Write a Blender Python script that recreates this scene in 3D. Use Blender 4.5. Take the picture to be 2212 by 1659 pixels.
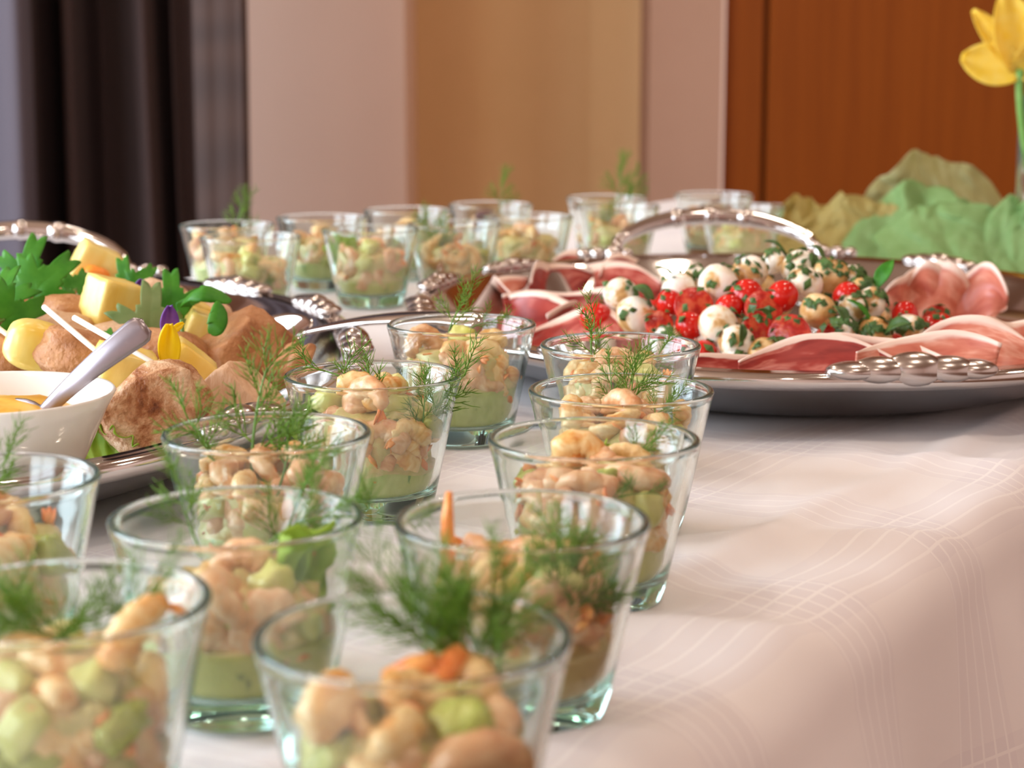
import bpy, math, random
from math import pi, sin, cos, atan, atan2, sqrt, exp, radians as R
from mathutils import Vector, Matrix, Euler, noise

for o in list(bpy.data.objects):
    bpy.data.objects.remove(o)
S = bpy.context.scene
C = S.collection
T = 0.75                      # top of the tablecloth

# ------------------------------------------------------------------ camera
CAM_Z = T + 0.206
FPX = 4000.0                  # focal length in pixels of the 2212 px wide frame
PITCH = atan(719.5 / FPX)
cam_d = bpy.data.cameras.new('camera')
cam = bpy.data.objects.new('camera', cam_d)
C.objects.link(cam)
cam.location = (0, 0, CAM_Z)
cam.rotation_euler = (pi / 2 - PITCH, 0, 0)
cam_d.sensor_width = 36
cam_d.lens = FPX / 2212 * 36
cam_d.clip_start = 0.02
cam_d.dof.use_dof = True
cam_d.dof.focus_distance = 0.86
cam_d.dof.aperture_fstop = 12.0
S.camera = cam

# ------------------------------------------------------------------ world, lights, exposure
w = bpy.data.worlds.new('world')
S.world = w
w.use_nodes = True
w.node_tree.nodes['Background'].inputs[0].default_value = (0.75, 0.85, 1, 1)
w.node_tree.nodes['Background'].inputs[1].default_value = 0.6
vs = S.view_settings
vs.view_transform = 'Standard'
vs.look = 'None'
vs.gamma = 1
vs.use_curve_mapping = False
vs.exposure = -0.08
S.display_settings.display_device = 'sRGB'
cy = S.cycles
cy.use_denoising = True
cy.use_adaptive_sampling = True
cy.adaptive_threshold = 0.025
cy.max_bounces = 32
cy.transmission_bounces = 32
cy.transparent_max_bounces = 24
cy.glossy_bounces = 8
cy.diffuse_bounces = 4
cy.sample_clamp_indirect = 40
cy.blur_glossy = 0.3


def area(name, loc, target, sx, sy, power, col, shape='RECTANGLE'):
    d = bpy.data.lights.new(name, 'AREA')
    d.shape = shape
    d.size = sx
    if shape in ('RECTANGLE', 'ELLIPSE'):
        d.size_y = sy
    d.energy = power
    d.color = col
    o = bpy.data.objects.new(name, d)
    C.objects.link(o)
    o.location = loc
    v = Vector(target) - Vector(loc)
    o.rotation_euler = v.to_track_quat('-Z', 'Y').to_euler()
    return o


DAY = (0.78, 0.895, 1.0)
WARM = (1.0, 0.85, 0.70)
area('window_daylight', (-2.36, 1.25, 1.38), (0.0, 1.25, 1.30), 1.8, 2.36, 146, DAY)  # unseen windows at left, enlarged to brighten the glass rims
area('window_daylight', (-2.36, -1.2, 1.38), (0.0, -1.0, 1.30), 1.8, 2.36, 125, DAY)
for lx, ly in ((-0.9, 0.4), (0.6, 0.4), (-0.9, 2.0), (0.6, 2.0), (1.9, 1.2), (1.2, 3.0), (-0.5, 3.0), (0.1, -1.2)):
    area('ceiling_lamp_light', (lx, ly, 2.685), (lx, ly, 0), 0.16, 0.16, 6.3, WARM, 'DISK')

# ------------------------------------------------------------------ measuring helpers (metres)
_c, _s = cos(PITCH), sin(PITCH)


def _ray(px, py):
    a = (px - 1106) / FPX
    b = (829.5 - py) / FPX
    return Vector((a, _c + b * _s, -_s + b * _c))


def at(px, py, z):
    d = _ray(px, py)
    return Vector((0, 0, CAM_Z)) + d * ((z - CAM_Z) / d.z)


def atY(px, py, Y):
    d = _ray(px, py)
    return Vector((0, 0, CAM_Z)) + d * (Y / d.y)


# ------------------------------------------------------------------ materials
M = {}


def srgb(r, g, b):
    def f(c):
        c /= 255.0
        return c / 12.92 if c <= 0.04045 else ((c + 0.055) / 1.055) ** 2.4
    return (f(r), f(g), f(b), 1)


def mat(name, col, rough=0.5, metal=0.0, **kw):
    m = bpy.data.materials.new(name)
    m.use_nodes = True
    b = m.node_tree.nodes['Principled BSDF']
    b.inputs['Base Color'].default_value = col
    b.inputs['Roughness'].default_value = rough
    b.inputs['Metallic'].default_value = metal
    for k, v in kw.items():
        b.inputs[k].default_value = v
    M[name] = m
    return m


def nodes(m):
    return m.node_tree.nodes, m.node_tree.links, m.node_tree.nodes['Principled BSDF']


def coords(m, kind='Object', scale=(1, 1, 1), rot=(0, 0, 0)):
    n, l, b = nodes(m)
    tc = n.new('ShaderNodeTexCoord')
    mp = n.new('ShaderNodeMapping')
    mp.inputs['Scale'].default_value = scale
    mp.inputs['Rotation'].default_value = rot
    l.new(tc.outputs[kind], mp.inputs['Vector'])
    return mp.outputs['Vector']


def noise_mix(m, stops, scale=60, detail=4, rough=0.6, kind='Object', stretch=(1, 1, 1), dist=0.0, bump=0.0, bump_scale=None, bump_dist=0.001):
    """base colour from a noise through a ramp, optional fine bump"""
    n, l, b = nodes(m)
    v = coords(m, kind, stretch)
    oi = n.new('ShaderNodeObjectInfo')
    add = n.new('ShaderNodeVectorMath')
    add.operation = 'ADD'
    mul = n.new('ShaderNodeMath')
    mul.operation = 'MULTIPLY'
    mul.inputs[1].default_value = 7.3
    l.new(oi.outputs['Random'], mul.inputs[0])
    l.new(v, add.inputs[0])
    l.new(mul.outputs[0], add.inputs[1])
    t = n.new('ShaderNodeTexNoise')
    t.inputs['Scale'].default_value = scale
    t.inputs['Detail'].default_value = detail
    t.inputs['Roughness'].default_value = rough
    t.inputs['Distortion'].default_value = dist
    l.new(add.outputs[0], t.inputs['Vector'])
    r = n.new('ShaderNodeValToRGB')
    els = r.color_ramp.elements
    while len(els) > 1:
        els.remove(els[-1])
    els[0].position = stops[0][0]
    els[0].color = stops[0][1]
    for p, c in stops[1:]:
        e = els.new(p)
        e.color = c
    l.new(t.outputs['Fac'], r.inputs['Fac'])
    l.new(r.outputs['Color'], b.inputs['Base Color'])
    if bump:
        t2 = n.new('ShaderNodeTexNoise')
        t2.inputs['Scale'].default_value = bump_scale or scale * 3
        t2.inputs['Detail'].default_value = 3
        l.new(add.outputs[0], t2.inputs['Vector'])
        bp = n.new('ShaderNodeBump')
        bp.inputs['Strength'].default_value = bump
        bp.inputs['Distance'].default_value = bump_dist
        l.new(t2.outputs['Fac'], bp.inputs['Height'])
        l.new(bp.outputs['Normal'], b.inputs['Normal'])
    return r


# glass
def glass_mat(name, col, ior=1.5, absorb=None, dens=20, mint_haze=0.022):
    m = bpy.data.materials.new(name)
    m.use_nodes = True
    n, l = m.node_tree.nodes, m.node_tree.links
    n.remove(n['Principled BSDF'])
    g = n.new('ShaderNodeBsdfGlass')
    g.inputs['Color'].default_value = col
    g.inputs['Roughness'].default_value = 0.0
    g.inputs['IOR'].default_value = ior
    # faint mint haze imitates light carried in the rims, plus surface smears
    df = n.new('ShaderNodeBsdfDiffuse')
    df.inputs['Color'].default_value = (0.72, 0.95, 0.88, 1)
    tl = n.new('ShaderNodeBsdfTranslucent')
    tl.inputs['Color'].default_value = (0.72, 0.95, 0.88, 1)
    m1 = n.new('ShaderNodeMixShader')
    m1.inputs[0].default_value = 0.5
    l.new(df.outputs[0], m1.inputs[1])
    l.new(tl.outputs[0], m1.inputs[2])
    m2 = n.new('ShaderNodeMixShader')
    m2.inputs[0].default_value = mint_haze
    l.new(g.outputs[0], m2.inputs[1])
    l.new(m1.outputs[0], m2.inputs[2])
    l.new(m2.outputs[0], n['Material Output'].inputs['Surface'])
    if absorb:
        va = n.new('ShaderNodeVolumeAbsorption')
        va.inputs['Color'].default_value = absorb
        va.inputs['Density'].default_value = dens
        l.new(va.outputs[0], n['Material Output'].inputs['Volume'])
    M[name] = m


glass_mat('glass', (0.99, 0.998, 0.995, 1), 1.47, (0.42, 0.87, 0.76, 1), 16)
glass_mat('vase_glass', (0.97, 0.985, 0.98, 1), 1.45)


def leaf_mat(name, col, col2, trans=0.35, rough=0.45):
    m = mat(name, col, rough)
    n, l, b = nodes(m)
    ramp = noise_mix(m, [(0.3, col), (0.75, col2)], scale=90, detail=3)
    tr = n.new('ShaderNodeBsdfTranslucent')
    l.new(ramp.outputs['Color'], tr.inputs['Color'])
    mx = n.new('ShaderNodeMixShader')
    mx.inputs[0].default_value = trans
    l.new(b.outputs[0], mx.inputs[1])
    l.new(tr.outputs[0], mx.inputs[2])
    l.new(mx.outputs[0], n['Material Output'].inputs['Surface'])
    return m


leaf_mat('dill', srgb(104, 148, 38), srgb(148, 188, 70), 0.4)
leaf_mat('dill_stem', srgb(95, 140, 60), srgb(130, 170, 85), 0.2)
leaf_mat('parsley', srgb(58, 142, 22), srgb(92, 168, 45), 0.4)
leaf_mat('parsley_pale', srgb(120, 150, 85), srgb(150, 170, 110), 0.3)
leaf_mat('lettuce', srgb(150, 190, 50), srgb(195, 215, 95), 0.4)
leaf_mat('basil', srgb(50, 85, 35), srgb(95, 130, 60), 0.2)
leaf_mat('petal_yellow', srgb(252, 222, 0), srgb(255, 236, 30), 0.35)
leaf_mat('petal_purple', srgb(120, 70, 175), srgb(165, 105, 190), 0.3)
leaf_mat('tulip_petal', srgb(246, 214, 60), srgb(250, 228, 120), 0.45)
leaf_mat('tulip_petal_orange', srgb(240, 180, 120), srgb(248, 205, 150), 0.4)
leaf_mat('tulip_green', srgb(110, 165, 75), srgb(140, 185, 100), 0.2)
leaf_mat('tissue_green', srgb(150, 188, 118), srgb(168, 202, 138), 0.5, 0.6)
leaf_mat('tissue_yellow', srgb(196, 178, 104), srgb(206, 190, 122), 0.5, 0.6)
leaf_mat('tissue_mint', srgb(188, 184, 128), srgb(200, 198, 150), 0.55, 0.6)

for nm, a, b_, fl in (('mousse_green', (176, 184, 98), (194, 200, 120), (105, 140, 50)),
                      ('mousse_olive', (176, 172, 72), (190, 186, 92), (128, 132, 48)),
                      ('mousse_tan', (196, 172, 112), (206, 186, 130), (140, 126, 66))):
    m = mat(nm, srgb(*a), 0.4)
    noise_mix(m, [(0.30, srgb(*fl)), (0.37, srgb(*a)), (0.7, srgb(*b_))], scale=210, detail=4, stretch=(1, 1, 0.5), bump=0.5, bump_scale=300, bump_dist=0.0008)

m = mat('dressing', srgb(205, 175, 115), 0.35)
noise_mix(m, [(0.30, srgb(120, 125, 60)), (0.36, srgb(192, 180, 104)), (0.52, srgb(208, 192, 128)), (0.66, srgb(216, 180, 118)), (0.8, srgb(190, 188, 108))], scale=130, detail=4, bump=0.5, bump_scale=300, bump_dist=0.001)
m = mat('shrimp', srgb(235, 180, 130), 0.32)
noise_mix(m, [(0.3, srgb(212, 132, 56)), (0.42, srgb(226, 170, 96)), (0.55, srgb(238, 206, 148)), (0.72, srgb(226, 180, 112))], scale=110, detail=3, dist=0.6, bump=0.35, bump_scale=700, bump_dist=0.0006)
m = mat('shrimp_tail', srgb(235, 140, 60), 0.35)
noise_mix(m, [(0.3, srgb(232, 120, 55)), (0.7, srgb(243, 172, 95))], scale=150, detail=2)
m = mat('shrimp_pink', srgb(225, 160, 130), 0.32)
noise_mix(m, [(0.3, srgb(206, 136, 88)), (0.5, srgb(224, 172, 124)), (0.7, srgb(238, 208, 168))], scale=120, detail=3, dist=0.5, bump=0.35, bump_scale=700, bump_dist=0.0006)
m = mat('melon', srgb(205, 205, 120), 0.3)
noise_mix(m, [(0.3, srgb(195, 195, 95)), (0.7, srgb(222, 215, 145))], scale=80, detail=2, bump=0.2, bump_scale=500)
m = mat('cucumber', srgb(165, 185, 85), 0.3)
noise_mix(m, [(0.3, srgb(150, 156, 52)), (0.7, srgb(190, 186, 96))], scale=90, detail=2)
m = mat('beet', srgb(95, 35, 35), 0.35)

m = mat('mozzarella', srgb(240, 230, 215), 0.3)
noise_mix(m, [(0.40, srgb(246, 240, 228)), (0.52, srgb(240, 226, 200)), (0.60, srgb(214, 170, 110)), (0.74, srgb(160, 105, 50))], scale=0.9, detail=2.5, dist=0.4, bump=0.15, bump_scale=4)
m = mat('mozzarella_soaked', srgb(220, 180, 120), 0.3)
noise_mix(m, [(0.3, srgb(236, 208, 158)), (0.5, srgb(218, 172, 106)), (0.7, srgb(176, 120, 58))], scale=0.9, detail=2.5, dist=0.4)
mat('tomato_skin', srgb(205, 30, 20), 0.15)
m = mat('tomato_flesh', srgb(200, 50, 35), 0.22)
noise_mix(m, [(0.35, srgb(170, 26, 18)), (0.5, srgb(200, 50, 38)), (0.62, srgb(216, 96, 62)), (0.75, srgb(196, 46, 34))], scale=1.7, detail=2, bump=0.3, bump_scale=5)

m = mat('chicken', srgb(205, 160, 110), 0.45)
noise_mix(m, [(0.30, srgb(96, 44, 14)), (0.41, srgb(150, 88, 44)), (0.50, srgb(190, 140, 98)), (0.62, srgb(222, 188, 152)), (0.74, srgb(176, 116, 66))], scale=55, detail=6, rough=0.65, dist=0.5, bump=0.9, bump_scale=260, bump_dist=0.002)
m = mat('chicken_pale', srgb(222, 180, 140), 0.5)
noise_mix(m, [(0.25, srgb(184, 132, 92)), (0.45, srgb(212, 172, 136)), (0.7, srgb(228, 194, 160))], scale=45, detail=6, rough=0.7, stretch=(1, 1, 0.4), bump=0.8, bump_scale=300, bump_dist=0.0015)
m = mat('chicken_brown', srgb(190, 130, 80), 0.5)
noise_mix(m, [(0.28, srgb(130, 76, 36)), (0.45, srgb(178, 120, 74)), (0.7, srgb(204, 152, 104))], scale=45, detail=5, bump=0.9, bump_scale=260, bump_dist=0.0018)
m = mat('pineapple', srgb(240, 215, 105), 0.3)
noise_mix(m, [(0.3, srgb(238, 200, 80)), (0.7, srgb(246, 230, 150))], scale=50, detail=3, stretch=(1, 1, 0.3), bump=0.25, bump_scale=220)
mat('pick_white', srgb(245, 238, 225), 0.5)
mat('orange_fruit', srgb(240, 140, 40), 0.35)
m = mat('dip', srgb(240, 185, 60), 0.3)
noise_mix(m, [(0.3, srgb(228, 160, 40)), (0.7, srgb(246, 205, 95))], scale=60, detail=3)
mat('porcelain', srgb(240, 238, 232), 0.08)
mat('silver', (0.63, 0.60, 0.585, 1), 0.09, 1.0)
m = mat('silver_satin', (0.27, 0.26, 0.26, 1), 0.28, 1.0)  # satin underside; shade reflected from the cloth is darkened into the base
m = mat('silver_soft', (0.55, 0.50, 0.48, 1), 0.24, 1.0)
mat('spoon_steel', (0.33, 0.29, 0.315, 1), 0.32, 1.0)

# ham: streaky meat with a fat rim, driven by the sheet's own uv
for nm, meat1, meat2 in (('ham_pink', (188, 92, 74), (210, 126, 102)), ('ham_red', (122, 20, 16), (160, 50, 42))):
    m = mat(nm, srgb(*meat1), 0.35)
    n, l, b = nodes(m)
    tc = n.new('ShaderNodeTexCoord')
    mp = n.new('ShaderNodeMapping')
    mp.inputs['Scale'].default_value = (2.6, 3.4, 1)
    l.new(tc.outputs['UV'], mp.inputs['Vector'])
    oi = n.new('ShaderNodeObjectInfo')
    ad = n.new('ShaderNodeVectorMath')
    l.new(mp.outputs[0], ad.inputs[0])
    ml = n.new('ShaderNodeMath')
    ml.operation = 'MULTIPLY'
    ml.inputs[1].default_value = 11
    l.new(oi.outputs['Random'], ml.inputs[0])
    l.new(ml.outputs[0], ad.inputs[1])
    t = n.new('ShaderNodeTexNoise')
    t.inputs['Scale'].default_value = 1.1
    t.inputs['Detail'].default_value = 3
    t.inputs['Distortion'].default_value = 0.3
    l.new(ad.outputs[0], t.inputs['Vector'])
    r = n.new('ShaderNodeValToRGB')
    e = r.color_ramp.elements
    e[0].position = 0.33
    e[0].color = srgb(*meat1)
    e[1].position = 0.52
    e[1].color = srgb(*meat2)
    x = e.new(0.60)
    x.color = srgb(226, 160, 138) if nm == 'ham_pink' else srgb(196, 112, 98)
    x = e.new(0.66)
    x.color = srgb(*meat2)
    l.new(t.outputs['Fac'], r.inputs['Fac'])
    sp = n.new('ShaderNodeSeparateXYZ')
    l.new(tc.outputs['UV'], sp.inputs[0])
    t2 = n.new('ShaderNodeMath')
    t2.operation = 'MULTIPLY_ADD'
    t2.inputs[1].default_value = 0.16
    l.new(t.outputs['Fac'], t2.inputs[0])
    l.new(sp.outputs['Y'], t2.inputs[2])
    fr = n.new('ShaderNodeValToRGB')
    fr.color_ramp.elements[0].position = 0.94 if nm == 'ham_pink' else 0.98
    fr.color_ramp.elements[0].color = (0, 0, 0, 1)
    fr.color_ramp.elements[1].position = 1.01 if nm == 'ham_pink' else 1.08
    fr.color_ramp.elements[1].color = (1, 1, 1, 1)
    l.new(t2.outputs[0], fr.inputs['Fac'])
    mx = n.new('ShaderNodeMix')
    mx.data_type = 'RGBA'
    l.new(fr.outputs['Color'], mx.inputs['Factor'])
    l.new(r.outputs['Color'], mx.inputs['A'])
    mx.inputs['B'].default_value = srgb(242, 214, 198)
    l.new(mx.outputs['Result'], b.inputs['Base Color'])

# cloth: white damask with woven bands of thin lines in two directions
TABLE_ANG = R(30)
m = mat('cloth', srgb(232, 224, 222), 0.75, **{'Sheen Weight': 0.15})
n, l, b = nodes(m)
tc = n.new('ShaderNodeTexCoord')
mp = n.new('ShaderNodeMapping')
mp.inputs['Rotation'].default_value = (0, 0, R(-4))
l.new(tc.outputs['UV'], mp.inputs['Vector'])
sp = n.new('ShaderNodeSeparateXYZ')
l.new(mp.outputs[0], sp.inputs[0])


def math_node(op, a=None, bb=None, cc=None):
    q = n.new('ShaderNodeMath')
    q.operation = op
    for i, vv in enumerate((a, bb, cc)):
        if vv is None:
            continue
        if isinstance(vv, (int, float)):
            q.inputs[i].default_value = vv
        else:
            l.new(vv, q.inputs[i])
    return q.outputs[0]


def lines(axis, off):
    big = math_node('FRACT', math_node('MULTIPLY_ADD', axis, 1 / 0.125, off))
    band = math_node('LESS_THAN', big, 0.36)
    fine = math_node('FRACT', math_node('MULTIPLY', axis, 1 / 0.0095))
    thin = math_node('LESS_THAN', fine, 0.16)
    return math_node('MULTIPLY', band, thin), band


la, ba = lines(sp.outputs['X'], 0.15)
lb, bb_ = lines(sp.outputs['Y'], 0.4)
ln = math_node('MAXIMUM', la, lb)
bd = math_node('MULTIPLY', math_node('ADD', ba, bb_), 0.5)
mx = n.new('ShaderNodeMix')
mx.data_type = 'RGBA'
l.new(bd, mx.inputs['Factor'])
mx.inputs['A'].default_value = srgb(234, 230, 231)
mx.inputs['B'].default_value = srgb(226, 221, 225)
mx2 = n.new('ShaderNodeMix')
mx2.data_type = 'RGBA'
l.new(ln, mx2.inputs['Factor'])
l.new(mx.outputs['Result'], mx2.inputs['A'])
mx2.inputs['B'].default_value = srgb(238, 235, 236)
l.new(mx2.outputs['Result'], b.inputs['Base Color'])

# room materials
m = mat('wall_pink', srgb(241, 212, 196), 0.85)
noise_mix(m, [(0.3, srgb(240, 211, 195)), (0.7, srgb(243, 214, 198))], scale=5, detail=4, bump=0.15, bump_scale=120)
m = mat('wall_tan', srgb(190, 145, 95), 0.85)
noise_mix(m, [(0.3, srgb(230, 192, 140)), (0.7, srgb(234, 196, 145))], scale=5, detail=4, bump=0.15, bump_scale=120)
mat('ceiling_white', srgb(172, 138, 112), 0.9)
m = mat('wall_pier', srgb(186, 148, 126), 0.85)
noise_mix(m, [(0.3, srgb(184, 146, 124)), (0.7, srgb(188, 150, 128))], scale=5, detail=4, bump=0.15, bump_scale=120)
m = mat('floor_carpet', srgb(120, 85, 65), 0.95)
noise_mix(m, [(0.3, srgb(110, 76, 58)), (0.7, srgb(132, 95, 74))], scale=40, detail=4)
m = mat('wood', srgb(150, 72, 12), 0.5, **{'Specular IOR Level': 0.2})
noise_mix(m, [(0.3, srgb(128, 61, 7)), (0.5, srgb(135, 66, 9)), (0.75, srgb(142, 71, 12))], scale=6, detail=5, stretch=(9, 9, 0.35), dist=0.3)
m = mat('curtain', srgb(70, 52, 54), 0.9)
noise_mix(m, [(0.3, srgb(62, 45, 43)), (0.7, srgb(70, 52, 49))], scale=300, detail=2)
mat('curtain_daylit', srgb(88, 80, 88), 0.9)  # window light on the curtain's left fold put into the colour
m = mat('curtain_sheer', srgb(105, 76, 68), 0.8)
n, l, b = nodes(m)
v = coords(m, 'Object', (1, 1, 1))
wv = n.new('ShaderNodeTexWave')
wv.bands_direction = 'Z'
wv.inputs['Scale'].default_value = 3.2
wv.inputs['Distortion'].default_value = 5
wv.inputs['Detail'].default_value = 1.5
wv.inputs['Detail Scale'].default_value = 1.2
l.new(v, wv.inputs['Vector'])
r = n.new('ShaderNodeValToRGB')
r.color_ramp.elements[0].color = srgb(60, 43, 38)
r.color_ramp.elements[1].color = srgb(70, 50, 43)
l.new(wv.outputs['Fac'], r.inputs['Fac'])
l.new(r.outputs['Color'], b.inputs['Base Color'])
mat('lamp_glow', (1, 1, 1, 1), 0.5)
mat('table_wood', srgb(120, 80, 50), 0.5)
mat('white_paint', srgb(225, 222, 215), 0.4)

# ------------------------------------------------------------------ geometry helpers


class MB:
    """collects vertices and faces of one mesh"""

    def __init__(self):
        self.v = []
        self.f = []
        self.m = []

    def add(self, v, f, mi=0):
        k = len(self.v)
        self.v += [tuple(p) for p in v]
        self.f += [tuple(i + k for i in q) for q in f]
        self.m += [mi] * len(f)

    def mesh(self, name, mats, smooth=True):
        me = bpy.data.meshes.new(name)
        me.from_pydata(self.v, [], self.f)
        if not isinstance(mats, (list, tuple)):
            mats = [mats]
        for q in mats:
            me.materials.append(M[q])
        if len(mats) > 1:
            me.polygons.foreach_set('material_index', self.m)
        if smooth:
            me.polygons.foreach_set('use_smooth', [True] * len(me.polygons))
        me.update()
        return me


def link(name, me, parent=None, loc=(0, 0, 0), rot=(0, 0, 0), scale=(1, 1, 1)):
    o = bpy.data.objects.new(name, me)
    C.objects.link(o)
    if parent is not None:
        o.parent = parent
    o.location = loc
    o.rotation_euler = rot
    o.scale = scale if isinstance(scale, (tuple, list)) else (scale,) * 3
    return o


def tag(o, label, cat, group=None, kind=None):
    o['label'] = label
    o['category'] = cat
    if group:
        o['group'] = group
    if kind:
        o['kind'] = kind
    return o


def struct(o):
    o['kind'] = 'structure'
    return o


def empty(name, loc=(0, 0, 0), rot=(0, 0, 0), scale=1.0):
    o = bpy.data.objects.new(name, None)
    o.empty_display_size = 0.02
    C.objects.link(o)
    o.location = loc
    o.rotation_euler = rot
    o.scale = (scale,) * 3
    return o


def copy_tree(o, parent=None):
    c = o.copy()
    C.objects.link(c)
    if parent is not None:
        c.parent = parent
    for ch in KIDS.get(o.name, []):
        copy_tree(ch, c)
    return c


KIDS = {}


def box(x0, x1, y0, y1, z0, z1):
    v = [(x0, y0, z0), (x1, y0, z0), (x1, y1, z0), (x0, y1, z0), (x0, y0, z1), (x1, y0, z1), (x1, y1, z1), (x0, y1, z1)]
    f = [(3, 2, 1, 0), (4, 5, 6, 7), (0, 1, 5, 4), (1, 2, 6, 5), (2, 3, 7, 6), (3, 0, 4, 7)]
    return v, f


def lathe(prof, segs=64):
    """closed profile of (r, z); r == 0 becomes a pole"""
    v, f, rings = [], [], []
    for r, z in prof:
        if r < 1e-7:
            rings.append([len(v)])
            v.append((0, 0, z))
        else:
            rings.append(list(range(len(v), len(v) + segs)))
            v += [(r * cos(2 * pi * k / segs), r * sin(2 * pi * k / segs), z) for k in range(segs)]
    for a, b in zip(rings, rings[1:]):
        for k in range(segs):
            k2 = (k + 1) % segs
            if len(a) == 1 and len(b) == 1:
                continue
            if len(a) == 1:
                f.append((a[0], b[k2], b[k]))
            elif len(b) == 1:
                f.append((a[k], a[k2], b[0]))
            else:
                f.append((a[k], a[k2], b[k2], b[k]))
    return v, f


def frame(t, up=Vector((0, 0, 1))):
    t = t.normalized()
    if abs(t.dot(up)) > 0.95:
        up = Vector((1, 0, 0))
    a = t.cross(up).normalized()
    return a, a.cross(t).normalized()


def tube(pts, rad, sides=6, cap=True, flat=None):
    pts = [Vector(p) for p in pts]
    n_ = len(pts)
    if not isinstance(rad, (list, tuple)):
        rad = [rad] * n_
    v, f = [], []
    a = None
    for i, p in enumerate(pts):
        t = (pts[min(i + 1, n_ - 1)] - pts[max(i - 1, 0)])
        if t.length < 1e-9:
            t = Vector((0, 0, 1))
        t.normalize()
        if a is None:
            a, b = frame(t)
        else:
            a = (a - t * a.dot(t)).normalized()
            b = a.cross(t)
        r2 = flat[i] if flat else 1.0
        for k in range(sides):
            an = 2 * pi * k / sides
            v.append(p + a * (rad[i] * cos(an)) + b * (rad[i] * r2 * sin(an)))
    for i in range(n_ - 1):
        for k in range(sides):
            k2 = (k + 1) % sides
            f.append((i * sides + k, i * sides + k2, (i + 1) * sides + k2, (i + 1) * sides + k))
    if cap:
        f.append(tuple(range(sides))[::-1])
        f.append(tuple((n_ - 1) * sides + k for k in range(sides)))
    return v, f


def sheet(fn, nu, nv, thick=0.0):
    """grid surface fn(u, v) -> point; with thickness it becomes a closed shell. returns verts, faces, uvs"""
    P = [[Vector(fn(i / nu, j / nv)) for j in range(nv + 1)] for i in range(nu + 1)]
    uv = [(i / nu, j / nv) for i in range(nu + 1) for j in range(nv + 1)]
    idx = lambda i, j: i * (nv + 1) + j
    f = [(idx(i, j), idx(i + 1, j), idx(i + 1, j + 1), idx(i, j + 1)) for i in range(nu) for j in range(nv)]
    v = [P[i][j] for i in range(nu + 1) for j in range(nv + 1)]
    if thick:
        nn = []
        for i in range(nu + 1):
            for j in range(nv + 1):
                du = P[min(i + 1, nu)][j] - P[max(i - 1, 0)][j]
                dv = P[i][min(j + 1, nv)] - P[i][max(j - 1, 0)]
                q = du.cross(dv)
                nn.append(q.normalized() if q.length > 1e-12 else Vector((0, 0, 1)))
        k = len(v)
        v2 = [p - q * thick for p, q in zip(v, nn)]
        f2 = [tuple(x + k for x in reversed(q)) for q in f]
        edge = [idx(i, 0) for i in range(nu)] + [idx(nu, j) for j in range(nv)] + [idx(i, nv) for i in range(nu, 0, -1)] + [idx(0, j) for j in range(nv, 0, -1)]
        f3 = []
        for a, b in zip(edge, edge[1:] + edge[:1]):
            f3.append((b, a, a + k, b + k))
        v = v + v2
        f = f + f2 + f3
        uv = uv + uv
    return v, f, uv


def sheet_mesh(name, fn, nu, nv, thick, mats, smooth=True):
    v, f, uv = sheet(fn, nu, nv, thick)
    mb = MB()
    mb.add(v, f)
    me = mb.mesh(name, mats, smooth)
    lay = me.uv_layers.new(name='UVMap')
    co = []
    for lp in me.loops:
        co += uv[lp.vertex_index]
    lay.data.foreach_set('uv', co)
    return me


_ICO = {}


def ico(sub):
    if sub not in _ICO:
        import bmesh
        bm = bmesh.new()
        bmesh.ops.create_icosphere(bm, subdivisions=sub, radius=1)
        bm.verts.ensure_lookup_table()
        _ICO[sub] = ([v.co.copy() for v in bm.verts], [tuple(v.index for v in q.verts) for q in bm.faces])
        bm.free()
    return _ICO[sub]


def blob(rx, ry, rz, power=2.0, amp=0.0, freq=1.5, seed=0, sub=3, fine=0.0, cut=None):
    """rounded lump: a superellipsoid roughened by noise; cut=(normal, d) flattens one side"""
    V, F = ico(sub)
    out = []
    off = Vector((seed * 3.17, seed * 1.31, seed * 0.77))
    for p in V:
        m_ = (abs(p.x) ** power + abs(p.y) ** power + abs(p.z) ** power) ** (1 / power)
        q = p / m_
        k = 1 + amp * noise.noise(p * freq + off) + fine * (noise.noise(p * freq * 4 + off) + 0.6 * noise.noise(p * freq * 10 + off))
        q = q * k
        q = Vector((q.x * rx, q.y * ry, q.z * rz))
        if cut:
            for nrm, d in cut:
                nrm = Vector(nrm).normalized()
                e = q.dot(nrm) - d
                if e > 0:
                    q = q - nrm * e * 0.94
        out.append(q)
    return out, F


def mesh_of(name, vf, mats, smooth=True):
    mb = MB()
    mb.add(*vf)
    return mb.mesh(name, mats, smooth)


def bez(p0, p1, p2, n_=8):
    p0, p1, p2 = Vector(p0), Vector(p1), Vector(p2)
    return [(p0 * (1 - t) ** 2 + p1 * 2 * t * (1 - t) + p2 * t * t) for t in [i / n_ for i in range(n_ + 1)]]


# ------------------------------------------------------------------ room


def slab(name, x0, x1, y0, y1, z0, z1, mt):
    return struct(link(name, mesh_of(name, box(x0, x1, y0, y1, z0, z1), mt, False)))


slab('floor', -2.6, 3.2, -3.2, 4.9, -0.1, 0.0, 'floor_carpet')
slab('ceiling', -2.6, 3.2, -3.2, 4.9, 2.7, 2.8, 'ceiling_white')
slab('wall_right', 3.1, 3.2, -3.2, 4.9, 0, 2.7, 'wall_pink')
slab('wall_front', -2.6, 3.2, -3.3, -3.2, 0, 2.7, 'wall_pink')
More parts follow.
